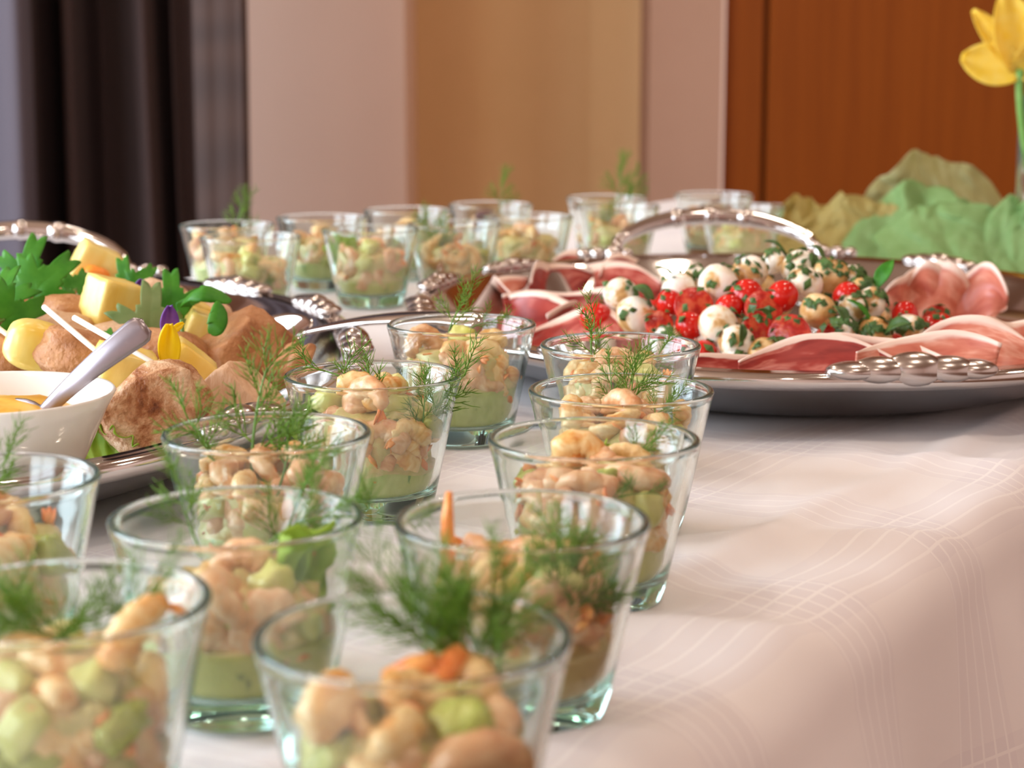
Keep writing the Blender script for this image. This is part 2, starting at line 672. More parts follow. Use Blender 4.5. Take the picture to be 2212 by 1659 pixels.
# left wall with two window openings
for i, (y0, y1, z0, z1) in enumerate(((-3.2, 4.9, 0, 0.14), (-3.2, 4.9, 2.62, 2.7), (-3.2, -2.15, 0.14, 2.62), (-0.25, 0.30, 0.14, 2.62), (2.2, 4.9, 0.14, 2.62))):
    slab('wall_left', -2.5, -2.4, y0, y1, z0, z1, 'wall_pink')
for i, (y0, y1) in enumerate(((0.30, 2.2), (-2.15, -0.25))):
    mb = MB()
    for a in (box(-2.46, -2.34, y0, y0 + 0.05, 0.14, 2.62), box(-2.46, -2.34, y1 - 0.05, y1, 0.14, 2.62), box(-2.46, -2.34, y0, y1, 0.14, 0.22),
              box(-2.46, -2.34, y0, y1, 2.57, 2.62), box(-2.355, -2.31, (y0 + y1) / 2 - 0.03, (y0 + y1) / 2 + 0.03, 0.14, 2.62)):
        mb.add(*a)
    wn = struct(link('window_%d' % (i + 1), mb.mesh('window_frame', 'white_paint', False)))
# back wall: pink pier, tan recess, right pier, wood door leaf
pA = atY(525, 0, 3.9).x
pB = atY(875, 200, 3.9).x
pC = atY(1180, 200, 4.3).x
pD = atY(1402, 200, 3.9).x
pE = atY(1564, 200, 3.9).x
pG = atY(1655, 200, 3.9).x
slab('wall_back', -2.5, pB, 3.9, 4.8, 0, 2.7, 'wall_pink')
mb = MB()
v = [(pB - 0.05, 4.36, 0), (pC, 4.3, 0), (pD + 0.1, 4.12, 0), (pD + 0.1, 4.8, 0), (pB - 0.05, 4.8, 0)]
v = v + [(x, y, 2.7) for x, y, z in v]
mb.add(v, [(0, 1, 6, 5), (1, 2, 7, 6), (2, 3, 8, 7), (3, 4, 9, 8), (4, 0, 5, 9), (4, 3, 2, 1, 0), (5, 6, 7, 8, 9)])
struct(link('wall_recess', mb.mesh('wall_recess', 'wall_tan', False)))
slab('wall_pier', pD, pE - 0.005, 3.9, 4.8, 0, 2.7, 'wall_pier')
slab('trim_1', pE - 0.005, pE, 3.895, 4.8, 0, 2.7, 'wall_pink')
dr = struct(link('door_1', mesh_of('door_panel', box(pE, pG - 0.006, 3.92, 4.0, 0, 2.7), 'wood', False)))
p_ = link('door_leaf', mesh_of('door_leaf', box(pG + 0.006, 3.1, 3.92, 4.0, 0, 2.7), 'wood', False), dr)
p_ = link('door_rebate', mesh_of('door_rebate', box(pG - 0.006, pG + 0.006, 3.945, 4.0, 0, 2.7), 'wood', False), dr)

# ceiling lamps (flush round fittings that carry the warm lights)
for lx, ly in ((-0.9, 0.4), (0.6, 0.4), (-0.9, 2.0), (0.6, 2.0), (1.9, 1.2), (1.2, 3.0), (-0.5, 3.0), (0.1, -1.2)):
    pr_ = [(0, 2.699), (0.10, 2.699), (0.105, 2.693), (0.10, 2.688), (0.088, 2.688), (0.085, 2.694), (0, 2.694)]
    o = link('ceiling_lamp', mesh_of('ceiling_lamp', lathe(pr_, 24), 'white_paint'))
    tag(o, 'flush round ceiling lamp ' + {(-0.9, 0.4): 'over the table edge at the window', (0.6, 0.4): 'right above the near table end', (-0.9, 2.0): 'before the curtain', (0.6, 2.0): 'above the far table end', (1.9, 1.2): 'near the right wall', (1.2, 3.0): 'before the wooden door', (-0.5, 3.0): 'before the pink wall', (0.1, -1.2): 'behind the camera'}[(lx, ly)], 'lamp', 'ceiling lamps')

# curtains
def curtain(name, pts, z0, z1, thick, mt, sub=6):
    # pts: plan polyline (x, y) smoothed, extruded up
    P = [Vector((x, y, 0)) for x, y in pts]
    Q = []
    for i in range(len(P) - 1):
        a, b_, c_, d_ = P[max(i - 1, 0)], P[i], P[i + 1], P[min(i + 2, len(P) - 1)]
        for k in range(sub):
            t = k / sub
            Q.append(0.5 * ((2 * b_) + (c_ - a) * t + (2 * a - 5 * b_ + 4 * c_ - d_) * t * t + (3 * b_ - a - 3 * c_ + d_) * t ** 3))
    Q.append(P[-1])
    nq = len(Q) - 1

    def fn(u, vv):
        p = Q[round(u * nq)]
        z = z0 + (z1 - z0) * vv
        sway = 0.006 * sin(3 * z + p.x * 20) * (1 - vv)
        return (p.x + sway, p.y, z)
    return link(name, sheet_mesh(name, fn, nq, 14, thick, mt))


def cx(px, Y, py=250):
    return atY(px, py, Y).x


Y0 = 3.0
cur = []
for px, dy in ((30, 0.12), (52, 0.06), (74, 0.09), (92, 0.13), (118, 0.06), (146, 0.05), (158, 0.12), (176, 0.13), (230, 0.10), (290, 0.05), (318, 0.045), (328, 0.11), (345, 0.12), (360, 0.075), (372, 0.09), (400, 0.10), (440, 0.09)):
    cur.append((cx(px, Y0), Y0 + dy * 1.8 - 0.05))
o = curtain('curtain', cur, 0.02, 2.62, 0.003, 'curtain')
tag(o, 'dark brown heavy curtain hanging in deep folds behind the buffet', 'curtain')
cur = []
for px, dy in ((425, 0.010), (450, 0.004), (470, 0.006), (492, 0.004), (512, 0.006), (526, 0.006), (531, 0.02), (529, 0.05)):
    cur.append((cx(px, Y0 - 0.02), Y0 - 0.03 + dy))
o = curtain('sheer_curtain', cur, 0.02, 2.62, 0.002, 'curtain_sheer')
tag(o, 'thinner brown curtain strip with watery moire beside the pink wall', 'curtain')
cur = [(cx(px, Y0 - 0.10), Y0 - 0.10 + dy) for px, dy in ((-700, 0.05), (-600, -0.03), (-500, 0.06), (-400, -0.03), (-300, 0.06), (-200, -0.02), (-110, 0.05), (-40, 0.04), (20, -0.02), (54, -0.03), (66, 0.0), (63, 0.03))]  # added panel in place of the daylit left fold of the dark curtain
o = curtain('daylit_curtain_panel', cur, 0.02, 2.62, 0.002, 'curtain_daylit')
tag(o, 'added curtain panel with window light put into its grey blue colour, left picture edge', 'curtain')
mb = MB()
mb.add(*tube([(-1.6, 3.04, 2.64), (-0.36, 3.04, 2.64)], 0.012, 10))
o = link('curtain_rail', mb.mesh('curtain_rail', 'white_paint'))
tag(o, 'white rail above the dark brown curtain', 'rail')

# ------------------------------------------------------------------ table and tablecloth
cu, su = cos(TABLE_ANG), sin(TABLE_ANG)
UX = Vector((su, cu, 0))       # along the table, away from the camera
VX = Vector((cu, -su, 0))      # across, to the right
U0, U1, V0, V1 = -0.35, 2.42, -1.14, -0.215


def uvw(u, v_, z):
    return UX * u + VX * v_ + Vector((0, 0, z))


tb = empty('buffet_table')
tag(tb, 'long buffet table hidden under the white damask cloth', 'table')
mb = MB()
v, f = box(U0 + 0.02, U1 - 0.02, V0 + 0.02, V1 - 0.02, T - 0.035, T - 0.008)
mb.add([uvw(a, b_, z) for a, b_, z in v], f)
link('tabletop', mb.mesh('tabletop', 'table_wood', False), tb)
for uu in (U0 + 0.1, U1 - 0.1):
    for vv in (V0 + 0.1, V1 - 0.1):
        mb = MB()
        v, f = box(uu - 0.025, uu + 0.025, vv - 0.025, vv + 0.025, 0.0, T - 0.035)
        mb.add([uvw(a, b_, z) for a, b_, z in v], f)
        link('leg', mb.mesh('leg', 'table_wood', False), tb)

DROP = 0.30
RB = 0.030                     # how roundly the cloth turns over the table edge


def edge_path(s, lo, hi):
    """s: arc length along the cloth across the table -> (coordinate, drop)"""
    if s < lo + RB:
        t = lo + RB - s
        side = -1
        e = lo
    elif s > hi - RB:
        t = s - (hi - RB)
        side = 1
        e = hi
    else:
        return s, 0.0
    an = min(t / RB, pi / 2 * 0.97)
    x = e - side * RB + side * RB * sin(an)
    d = RB * (1 - cos(an))
    rest = t - RB * an
    if rest > 0:
        x += side * rest * 0.06
        d += rest * 0.998
    return x, d


def wrinkle(u, v_):
    # folds of the cloth, always at or below the plane that the dishes stand on
    x, y, _ = uvw(u, v_, 0)
    z = -0.0012 + 0.0010 * noise.noise(Vector((u * 5, v_ * 6, 0.3)))
    near = 1 / (1 + exp(-(v_ + 0.335) * 60))          # only near the right table edge
    z += near * 0.0038 * noise.noise(Vector((u * 9 + v_ * 5, v_ * 15 - u * 2, 4.1)))
    z += near * 0.003 * noise.noise(Vector((u * 21, v_ * 30, 9.1)))
    # pressed crease from the folded cloth
    cdist = (v_ + 0.285) - 0.07 * (u - 0.85)
    z += 0.0042 * exp(-(cdist / 0.009) ** 2) * (1 if u > 0.55 else max(0, (u - 0.3) / 0.25))
    # shallow ridges that run to the crease
    for k, (u0, sl, amp) in enumerate(((0.92, 0.5, 0.0035), (0.75, 0.7, 0.004), (0.60, 0.35, 0.0035), (0.47, 0.8, 0.004))):
        dd = (u - u0) - sl * (v_ + 0.25)
        z += near * amp * exp(-(dd / 0.014) ** 2)
    return min(z, 0.006 * near - 0.0004)


def cloth_fn(a, b_):
    u = U0 - DROP + (U1 - U0 + 2 * DROP) * a
    s = V0 - DROP + (V1 - V0 + 2 * DROP) * b_
    uu, d1 = edge_path(u, U0, U1)
    vv, d2 = edge_path(s, V0, V1)
    d = max(d1, d2)
    hang = max(0.0, d - RB)
    z = T - d + wrinkle(u, s) * (1 if hang == 0 else 0.5)
    if hang > 0:
        if d2 >= d1:
            vv += (1 if vv > -0.6 else -1) * hang * 0.13 * (1 + sin(u * 26 + 1.5 * sin(u * 7)))
        else:
            uu += (1 if uu > 1 else -1) * hang * 0.13 * (1 + sin(s * 26))
    return uvw(uu, vv, z)


NU, NV = 330, 190
me = sheet_mesh('tablecloth', cloth_fn, NU, NV, 0, 'cloth')
uvl = me.uv_layers[0].data
for q in uvl:
    q.uv = (q.uv[0] * (U1 - U0 + 2 * DROP), q.uv[1] * (V1 - V0 + 2 * DROP))
tc_ = link('tablecloth', me)
tag(tc_, 'white damask tablecloth with woven line bands and a pressed crease', 'tablecloth')

# ------------------------------------------------------------------ silver trays


def tray(name, cxy, a, b_, rot, label, rim_z=0.037, clumps=(), handles=()):
    root = empty(name, (cxy[0], cxy[1], T), (0, 0, rot))
    tag(root, label, 'tray', 'silver serving trays')
    SG = 144

    def ring(d, z, lob=1.0):
        out = []
        for k in range(SG):
            t = 2 * pi * k / SG
            # softly lobed outline: eight shallow bays with pointed joins
            m_ = 1 + 0.018 * lob * (abs(sin(4 * t)) - 0.6)
            out.append((cos(t) * (a - d) * m_, sin(t) * (b_ - d) * m_, z))
        return out
    prof = [(0.082, 0.0012, .3), (0.080, 0.0, .3), (0.074, 0.0012, .4), (0.056, 0.006, .6), (0.034, 0.014, .8), (0.016, 0.022, 1), (0.006, rim_z - 0.009, 1), (0.0015, rim_z - 0.006, 1),
            (0.0, rim_z - 0.003, 1), (0.002, rim_z, 1), (0.006, rim_z + 0.001, 1), (0.010, rim_z - 0.001, 1), (0.0125, rim_z - 0.0005, 1), (0.015, rim_z + 0.0004, 1), (0.018, rim_z - 0.002, 1), (0.024, rim_z - 0.005, 1), (0.038, 0.0165, .8),
            (0.058, 0.0085, .6), (0.074, 0.0045, .4), (0.084, 0.0035, .3)]
    v, f = [], []
    for d, z, lb in prof:
        v += ring(d, z, lb)
    n_ = len(prof)
    for i in range(n_ - 1):
        for k in range(SG):
            k2 = (k + 1) % SG
            f.append((i * SG + k, i * SG + k2, (i + 1) * SG + k2, (i + 1) * SG + k))
    f.append(tuple(range(SG))[::-1])
    f.append(tuple((n_ - 1) * SG + k for k in range(SG)))
    mi = [1 if i // SG < 6 else 0 for i in range(len(f))]
    mi[-2] = 1
    mb = MB()
    mb.add(v, f)
    mb.m = mi
    link('tray_body', mb.mesh('tray_body', ['silver', 'silver_satin']), root)

    def rim(t, d=0.0):
        m_ = 1 + 0.018 * (abs(sin(4 * t)) - 0.6)
        return Vector((cos(t) * (a - d) * m_, sin(t) * (b_ - d) * m_, rim_z))
    for t0, sc in clumps:
        p0 = rim(t0, 0.008)
        tg = (rim(t0 + 0.01, 0.008) - rim(t0 - 0.01, 0.008)).normalized()
        og = empty('shell_ornament', p0)
        og.parent = root
        og.rotation_euler = (0, 0, atan2(tg.y, tg.x))
        for k, (dx, rx, rz) in enumerate(((-0.029, 0.013, 0.0045), (-0.0165, 0.014, 0.0065), (0, 0.015, 0.0085), (0.016, 0.014, 0.0065), (0.028, 0.012, 0.0048))):
            link('lobe', mesh_of('lobe', blob(rx * sc, 0.010 * sc, rz * sc, 2.0, 0.0, sub=3), 'silver_soft'), og, (dx * sc, 0.0, 0.002))
    for t0, span, rise, out_ in handles:
        A, B = rim(t0 - span, 0.004), rim(t0 + span, 0.004)
        od = Vector((cos(t0) * b_, sin(t0) * a, 0)).normalized()
        pts, rad = [], []
        for k in range(25):
            t = k / 24
            p = A.lerp(B, t)
            h = sin(pi * t) ** 0.45
            p = p + od * out_ * h + Vector((0, 0, rise * h))
            pts.append(p)
            rad.append(0.0052 + 0.0022 * sin(pi * t))
        hd = link('handle', mesh_of('handle', tube(pts, rad, 12), 'silver'), root)
        for q in (0.33, 0.5, 0.67):
            p = pts[round(q * 24)]
            link('knop', mesh_of('knop', blob(0.0095, 0.0095, 0.0085, 2, 0, sub=2), 'silver'), hd, p)
        for e, sgn in ((A, -1), (B, 1)):
            og = empty('handle_foot', e)
            og.parent = root
            td = (B - A).normalized() * sgn
            for k, (dx, r_) in enumerate(((0.0, 0.0085), (0.013, 0.0075), (0.024, 0.006), (-0.012, 0.006))):
                link('lobe', mesh_of('lobe', blob(r_, r_, r_ * 0.85, 2, 0, sub=2), 'silver'), og, td * dx + Vector((0, 0, 0.0025)))
    return root


HAM = (0.18, 1.262)
tray('serving_tray', HAM, 0.252, 0.302, 0, 'oval silver tray carrying the ham and the mozzarella tomato salad',
     clumps=((R(-82), 1.15), (R(-170), 1.0), (R(162), 0.9), (R(138), 0.8), (R(20), 0.9), (R(48), 0.9), (R(-125), 0.8)), handles=((R(92), 0.36, 0.030, 0.045),))
LT = (-0.322, 1.06)
LROT = R(9)
tray('serving_tray', LT, 0.238, 0.365, LROT, 'oval silver tray carrying the chicken skewers and the white dip bowl',
     clumps=((R(-4), 1.0), (R(-46), 0.9), (R(22), 0.9), (R(44), 0.9)), handles=((R(90), 0.36, 0.032, 0.045),))

# ------------------------------------------------------------------ salad glasses
GH, GR, GB = 0.063, 0.040, 0.0268     # height, rim radius, base radius
WALL = 0.0025


def outer_r(z):
    return GB + (GR - GB) * (z / GH) ** 1.0


def inner_r(z):
    return outer_r(z) - WALL * (1.25 - 0.25 * z / GH)


prof = [(0, 0.0012), (0.019, 0.0010), (0.0215, 0.0003), (0.0240, 0.0), (0.0258, 0.0006), (GB + 0.0002, 0.0026)]
for z in (0.008, 0.016, 0.026, 0.036, 0.046, 0.055):
    prof.append((outer_r(z), z))
_rb = 0.00138
for k in range(11):
    _a = R(-20 + 220 * k / 10)
    prof.append((GR - 0.0014 + _rb * cos(_a), GH - _rb + _rb * sin(_a)))
prof.append((inner_r(GH - 0.0045), GH - 0.0045))
for z in (0.055, 0.046, 0.036, 0.026, 0.018, 0.013):
    prof.append((inner_r(z), z))
prof += [(inner_r(0.0105) - 0.0008, 0.0105), (inner_r(0.0093) - 0.0032, 0.0093), (0.017, 0.0088), (0.008, 0.0086), (0, 0.0085)]
me_glass = mesh_of('salad_glass', lathe(prof, 96), 'glass')


# mousse filling (several shapes)
def mousse_mesh(level, seed, core):
    rr = []
    SG = 48
    v, f = [], []
    z0 = 0.0092
    rings = [(0.015, z0), (inner_r(0.0096) - 0.0040, 0.0096), (inner_r(0.0112) - 0.0012, 0.0112)]
    for r_, z in rings:
        v += [(r_ * cos(2 * pi * k / SG), r_ * sin(2 * pi * k / SG), z) for k in range(SG)]
    nr = 3
    steps = 5
    for i in range(1, steps + 1):
        for k in range(SG):
            t = 2 * pi * k / SG
            top = level + 0.0035 * noise.noise(Vector((cos(t) * 1.7, sin(t) * 1.7, seed * 2.3)))
            z = 0.0112 + (top - 0.0112) * i / steps
            r_ = inner_r(z) - 0.0005
            v.append((r_ * cos(t), r_ * sin(t), z))
        nr += 1
    low = (nr - 1) * SG
    H = core - level
    for q, zz in ((0.93, 0.04), (0.80, 0.25), (0.78, 0.55), (0.76, 0.85), (0.62, 1.0), (0.40, 1.05), (0.15, 1.05)):
        for k in range(SG):
            t = 2 * pi * k / SG
            z = level + H * zz
            lump = noise.noise(Vector((cos(t) * 2.6, sin(t) * 2.6, seed * 2.3 + zz * 2.5)))
            z += 0.004 * lump * min(1, zz)
            r_ = min(inner_r(z) * (q + 0.10 * lump), inner_r(z) - 0.0008)
            v.append((r_ * cos(t), r_ * sin(t), z))
        nr += 1
    for i in range(nr - 1):
        for k in range(SG):
            k2 = (k + 1) % SG
            f.append((i * SG + k, i * SG + k2, (i + 1) * SG + k2, (i + 1) * SG + k))
    f.append(tuple(range(SG))[::-1])
    f.append(tuple((nr - 1) * SG + k for k in range(SG)))
    return v, f, [1 if min(q) >= low else 0 for q in f]


# shrimp: a curled, ribbed, tapering body with a tail
def shrimp_mesh(name, curl, rad, length, seed, mt):
    mb = MB()
    N = 22
    pts, rr, fl = [], [], []
    Rc = length / curl
    for i in range(N + 1):
        t = i / N
        an = curl * (t - 0.5)
        p = Vector((Rc * sin(an), 0.0012 * sin(t * 5 + seed), Rc * cos(an)))
        pts.append(p)
        body = (1 - 0.52 * t ** 1.6) * min(1, 0.35 + 4.5 * t) * min(1, (1 - t) * 9 + 0.25)
        rib = 1 + 0.07 * cos(t * 2 * pi * 6.5)
        rr.append(rad * body * rib)
        fl.append(1.12)
    c0 = sum(pts, Vector()) / len(pts)
    pts = [p - c0 for p in pts]
    mb.add(*tube(pts, rr, 12, True, fl))
    # tail fan: three short blades
    e = pts[-1]
    d = (pts[-1] - pts[-3]).normalized()
    sd = Vector((0, 1, 0))
    for k in (-1, 0, 1):
        dd = (d + sd * 0.45 * k).normalized()
        L_ = length * 0.2
        q = [e - dd * 0.001, e + dd * L_ * 0.5, e + dd * L_]
        mb.add(*tube(q, [0.0009, 0.0017, 0.0004], 6, True, [0.6, 0.4, 0.3]), 1)
    return mb.mesh(name, [mt, 'shrimp_tail'])


random.seed(11)
SHR = [shrimp_mesh('shrimp', c_, r_, L_, i, mt) for i, (c_, r_, L_, mt) in enumerate((
    (3.9, 0.0048, 0.027, 'shrimp'), (3.0, 0.0045, 0.024, 'shrimp'), (4.4, 0.0050, 0.030, 'shrimp_pink'), (2.3, 0.0043, 0.022, 'shrimp'), (3.5, 0.0046, 0.025, 'shrimp_pink')))]
CUB = [mesh_of('melon_cube', blob(0.0060, 0.0052, 0.0046, 5, 0.22, 2.0, i, 3, 0.06), 'melon') for i in range(2)]
CUC = [mesh_of('cucumber_piece', blob(0.0070, 0.0062, 0.0040, 4.5, 0.30, 2.2, 5 + i, 3, 0.08), 'cucumber') for i in range(2)]
BEE = mesh_of('red_onion_piece', blob(0.008, 0.006, 0.004, 2.6, 0.15, 1.6, 9, 3), 'beet')


def lettuce_mesh(seed, L_=0.034, W=0.028, wave=0.004, nu=26, nv=20):
    def fn(u, v_):
        x = (u - 0.5) * W * (0.55 + 0.6 * v_)
        z = v_ * L_
        k = (0.25 + 0.75 * v_ ** 1.5)
        y = 0.006 * sin(v_ * 2.2) + wave * k * sin(u * 21 + seed + 2 * sin(v_ * 5)) + 0.5 * wave * k * noise.noise(Vector((u * 6, v_ * 6, seed)))
        x += wave * 0.5 * v_ * cos(u * 17 + seed)
        z += 0.6 * wave * v_ ** 3 * (sin(u * 33 + seed) + sin(u * 14))
        z -= L_ * 0.22 * (2 * u - 1) ** 2 * v_
        return (x, y, z)
    return sheet_mesh('lettuce_leaf', fn, nu, nv, 0.0006, 'lettuce')


LET = [lettuce_mesh(1.0), lettuce_mesh(4.0, 0.03, 0.02, 0.003)]


# dill: stem, side fronds of forked threads
def dill_frond(seed, L_, th=0.00034, spread=0.5, nb=5):
    rnd = random.Random(seed)
    mb = MB()
    main = bez((0, 0, 0), (L_ * 0.15 * rnd.uniform(-1, 1), L_ * 0.1 * rnd.uniform(-1, 1), L_ * 0.5), (L_ * 0.3 * rnd.uniform(-1, 1), L_ * 0.2 * rnd.uniform(-1, 1), L_), 7)
    mb.add(*tube(main, [th * 1.5] * 4 + [th * 1.2] * 2 + [th, th * 0.4], 4, True))
    for k in range(nb):
        t = 0.18 + 0.74 * k / (nb - 1)
        p = main[int(t * 7)].lerp(main[min(int(t * 7) + 1, 7)], t * 7 - int(t * 7))
        for sgn in (-1, 1):
            az = rnd.uniform(-0.7, 0.7) + (0 if sgn > 0 else pi)
            l2 = L_ * (0.62 - 0.34 * t) * rnd.uniform(0.8, 1.2)
            up = rnd.uniform(0.7, 1.2)
            d = Vector((cos(az) * spread * 1.2, sin(az) * spread, up)).normalized()
            d2 = (d + Vector((0, 0, 0.5))).normalized()
            q = [p, p + d * l2 * 0.5, p + d * l2 * 0.5 + d2 * l2 * 0.5]
            mb.add(*tube(q, [th, th * 0.9, th * 0.35], 3, True))
            for j in range(2):
                s_ = 0.28 + 0.30 * j
                pp = q[0].lerp(q[1], s_ * 2) if s_ < 0.5 else q[1].lerp(q[2], s_ * 2 - 1)
                sg = 1 if (j + k) % 2 else -1
                e = (d + Vector((sg * sin(az) * 0.8 + rnd.uniform(-.3, .3), -sg * cos(az) * 0.8 + rnd.uniform(-.3, .3), rnd.uniform(-0.1, 0.6)))).normalized()
                l3 = l2 * rnd.uniform(0.6, 0.95)
                mb.add(*tube([pp, pp + e * l3 * 0.6, pp + e * l3 + Vector((0, 0, l3 * 0.12))], [th * 0.9, th * 0.8, th * 0.3], 3, True))
    return mb.mesh('frond', 'dill')


FRO = [dill_frond(i, 0.024) for i in range(5)]


def dill_sprig(seed, L_=0.045, bend=0.3, nf=6, fs=1.0):
    rnd = random.Random(seed)
    root = empty('dill_sprig')
    st = bez((0, 0, 0), (0, 0, L_ * 0.55), (bend * L_, 0, L_ * (1 - 0.25 * abs(bend))), 10)
    ch = [link('stem', mesh_of('stem', tube(st, [0.0008 - 0.00005 * i for i in range(11)], 5), 'dill_stem'), root)]
    for k in range(nf):
        t = 0.22 + 0.78 * k / (nf - 1)
        i = min(int(t * 10), 9)
        p = st[i].lerp(st[i + 1], t * 10 - i)
        az = k * 2.5 + rnd.uniform(-.5, .5)
        tilt = rnd.uniform(0.5, 0.95) * (1 - 0.75 * (t > 0.98))
        r_ = Euler((0, tilt, az)).to_matrix().to_euler()
        ch.append(link('frond', FRO[(seed + k) % 5], root, p, r_, fs * rnd.uniform(0.75, 1.05) * (1.05 - 0.35 * t)))
    KIDS[root.name] = ch
    return root


# parsley sprig leaf
def parsley_outline(n_=84, teeth=14, lob=0.36):
    out = []
    for k in range(n_ + 1):
        th = -2.55 + 5.1 * k / n_
        r_ = 0.42
        for c_, hgt in ((0, 1.0), (1.15, 0.82), (-1.15, 0.82), (2.1, 0.55), (-2.1, 0.55)):
            r_ = max(r_, 0.42 + (hgt - 0.42) * exp(-((th - c_) / lob) ** 2))
        saw = (k * teeth / n_) % 1.0
        r_ *= 0.82 + 0.30 * (1 - abs(2 * saw - 1))
        out.append((r_ * sin(th), r_ * cos(th)))
    return out


def leaf_mesh(name, outline, size, cup, seed, mt, fold=0.15, thick=0.0005):
    nk = len(outline) - 1

    def fn(u, v_):
        x, y = outline[round(u * nk)]
        # base of the leaf is the origin; rings grow out to the outline
        x, y = x * v_, y * v_ + 0.0
        z = -cup * (x * x + y * y) + fold * abs(x) * 0.6 + 0.05 * noise.noise(Vector((x * 2.5, y * 2.5, seed)))
        return (x * size, y * size, z * size)
    return sheet_mesh(name, fn, nk, 7, thick, mt)


PO = parsley_outline()
PAR = [leaf_mesh('leaf', PO, 0.021, 0.25 + 0.15 * i, i * 3.3, 'parsley', 0.1 + 0.12 * i) for i in range(3)]
PARP = leaf_mesh('leaf', PO, 0.021, 0.35, 8.1, 'parsley_pale', 0.25)

# --- the glasses one by one: x, y, the phrase that singles it out, mousse kind/level, extra contents
GL = []


def glass_at(l_, r_, cyp):
    c_ = at((l_ + r_) / 2, cyp, T + GH)
    return c_.x, c_.y


def rot_to(v):
    return Vector(v).to_track_quat('Z', 'Y').to_euler()


SPRIGS = []
_first_sprig = {}


def add_sprig(kind, loc, rot, scale, label):
    key = kind
    if key not in _first_sprig:
        o = dill_sprig(*kind)
        _first_sprig[key] = o
    else:
        o = copy_tree(_first_sprig[key])
    o.location = loc
    o.rotation_euler = rot
    o.scale = (scale,) * 3
    tag(o, label, 'dill', 'dill sprigs in the salad glasses')
    return o


def where(x, y, z, lo, hi):
    k = (z - lo) / max(hi - lo, 1e-6)
    lay = 'low' if k < 0.36 else ('halfway up' if k < 0.72 else 'on top')
    r_ = sqrt(x * x + y * y)
    if r_ < 0.009:
        sec = 'in the middle'
    else:
        sec = ('at the right', 'at the back right', 'at the back', 'at the back left', 'at the left', 'at the front left', 'at the front', 'at the front right')[round(atan2(y, x) / (pi / 4)) % 8]
    return lay + ' ' + sec


def uniq(used, kind, spot, phrase, o):
    for pre in ('', 'smaller ', 'lower ', 'partly covered '):
        t = pre + kind + ' ' + spot + ' of ' + phrase
        if t not in used:
            used[t] = 1
            return t
    return t


def fill(rnd, level, zmax, n_items, far):
    """rows of pieces along the glass wall, then a heap on top"""
    out = []
    rows = max(1, round((zmax - level - 0.003) / 0.0115))
    for j in range(rows):
        z = level + 0.006 + (zmax - level - 0.008) * j / rows
        r_ = inner_r(z - 0.007) - 0.0064
        per = 5 if far else 8
        for k in range(per):
            an = R(-205 + 230 * (k + 0.5 * (j % 2) + rnd.uniform(-0.2, 0.2)) / per)
            out.append((r_ * cos(an), r_ * sin(an), z + rnd.uniform(-0.002, 0.002), an, True))
    top = 4 if far else 7
    for k in range(top):
        an = 2 * pi * (k + rnd.uniform(-0.2, 0.2)) / top
        q = (0.0 if k == 0 else (inner_r(zmax) - 0.0125) * rnd.uniform(0.55, 0.95))
        out.append((q * cos(an), q * sin(an), zmax + (0.003 if k == 0 else rnd.uniform(-0.004, 0.001)), an, False))
    return out


def salad(idx, xy, phrase, glabel, mousse, level, n_items, zmax, seed, far=False, pale=0.25, beet=0, cub=0.2, rotz=None):
    rnd = random.Random(seed)
    cub *= 0.95
    x0, y0 = xy
    g = link('salad_glass', me_glass, None, (x0, y0, T), (0, 0, rnd.uniform(0, 6)))
    tag(g, glabel, 'glass', 'tapered shrimp salad glasses')
    mb = MB()
    mv, mf, mm = mousse_mesh(level, seed, level + (zmax - level) * 0.86)
    mb.add(mv, mf)
    mb.m = mm
    ms = link('avocado_cream', mb.mesh('avocado_cream', [mousse, 'dressing']), None, (x0, y0, T))
    tag(ms, 'green avocado cream at the bottom of ' + phrase, 'cream', 'avocado cream layers', 'stuff')
    its = fill(rnd, level, zmax, n_items, far)
    used = {}
    for (x, y, z, an, wallside) in its:
        spot = where(x, y, z, level, zmax)
        k = rnd.random()
        loc = (x0 + x, y0 + y, T + z)
        if wallside:      # lies along the wall: its curl is parallel to the glass
            e = (Matrix.Rotation(an - pi / 2, 3, 'Z') @ Matrix.Rotation(0.20, 3, 'X') @ Matrix.Rotation(rnd.uniform(0, 6.28), 3, 'Y')).to_euler()
        else:
            e = (rnd.uniform(0.9, 1.7), rnd.uniform(-0.5, 0.5), rnd.uniform(0, 6.28))
            if rnd.random() < 0.4:
                e = (rnd.uniform(-0.5, 0.5), rnd.uniform(-0.5, 0.5), rnd.uniform(0, 6.28))
        if k < cub * 0.55:
            o = link('melon_cube', rnd.choice(CUB), None, loc, e, rnd.uniform(1.0, 1.25))
            tag(o, uniq(used, 'melon cube', spot, phrase, o), 'melon', 'melon cubes in ' + phrase)
        elif k < cub:
            o = link('cucumber_piece', rnd.choice(CUC), None, loc, e, rnd.uniform(1.0, 1.2))
            tag(o, uniq(used, 'cucumber piece', spot, phrase, o), 'cucumber', 'cucumber in ' + phrase)
        else:
            o = link('shrimp', rnd.choice(SHR), None, loc, e, rnd.uniform(0.98, 1.2))
            tag(o, uniq(used, 'pink shrimp' if 'pink' in o.data.materials[0].name else 'orange shrimp', spot, phrase, o), 'shrimp', 'shrimp in ' + phrase)
    for b_ in range(beet):
        o = link('red_onion_piece', BEE, None, (x0 + rnd.uniform(-.012, .012), y0 + rnd.uniform(-.012, .012), T + zmax + 0.003 + 0.006 * b_), (rnd.uniform(-.4, .4), 0.2, rnd.uniform(0, 6)), 1.2)
        tag(o, ('lower', 'upper')[b_] + ' dark red onion piece on the shrimp in ' + phrase, 'onion', 'red onion pieces in ' + phrase)
    return g


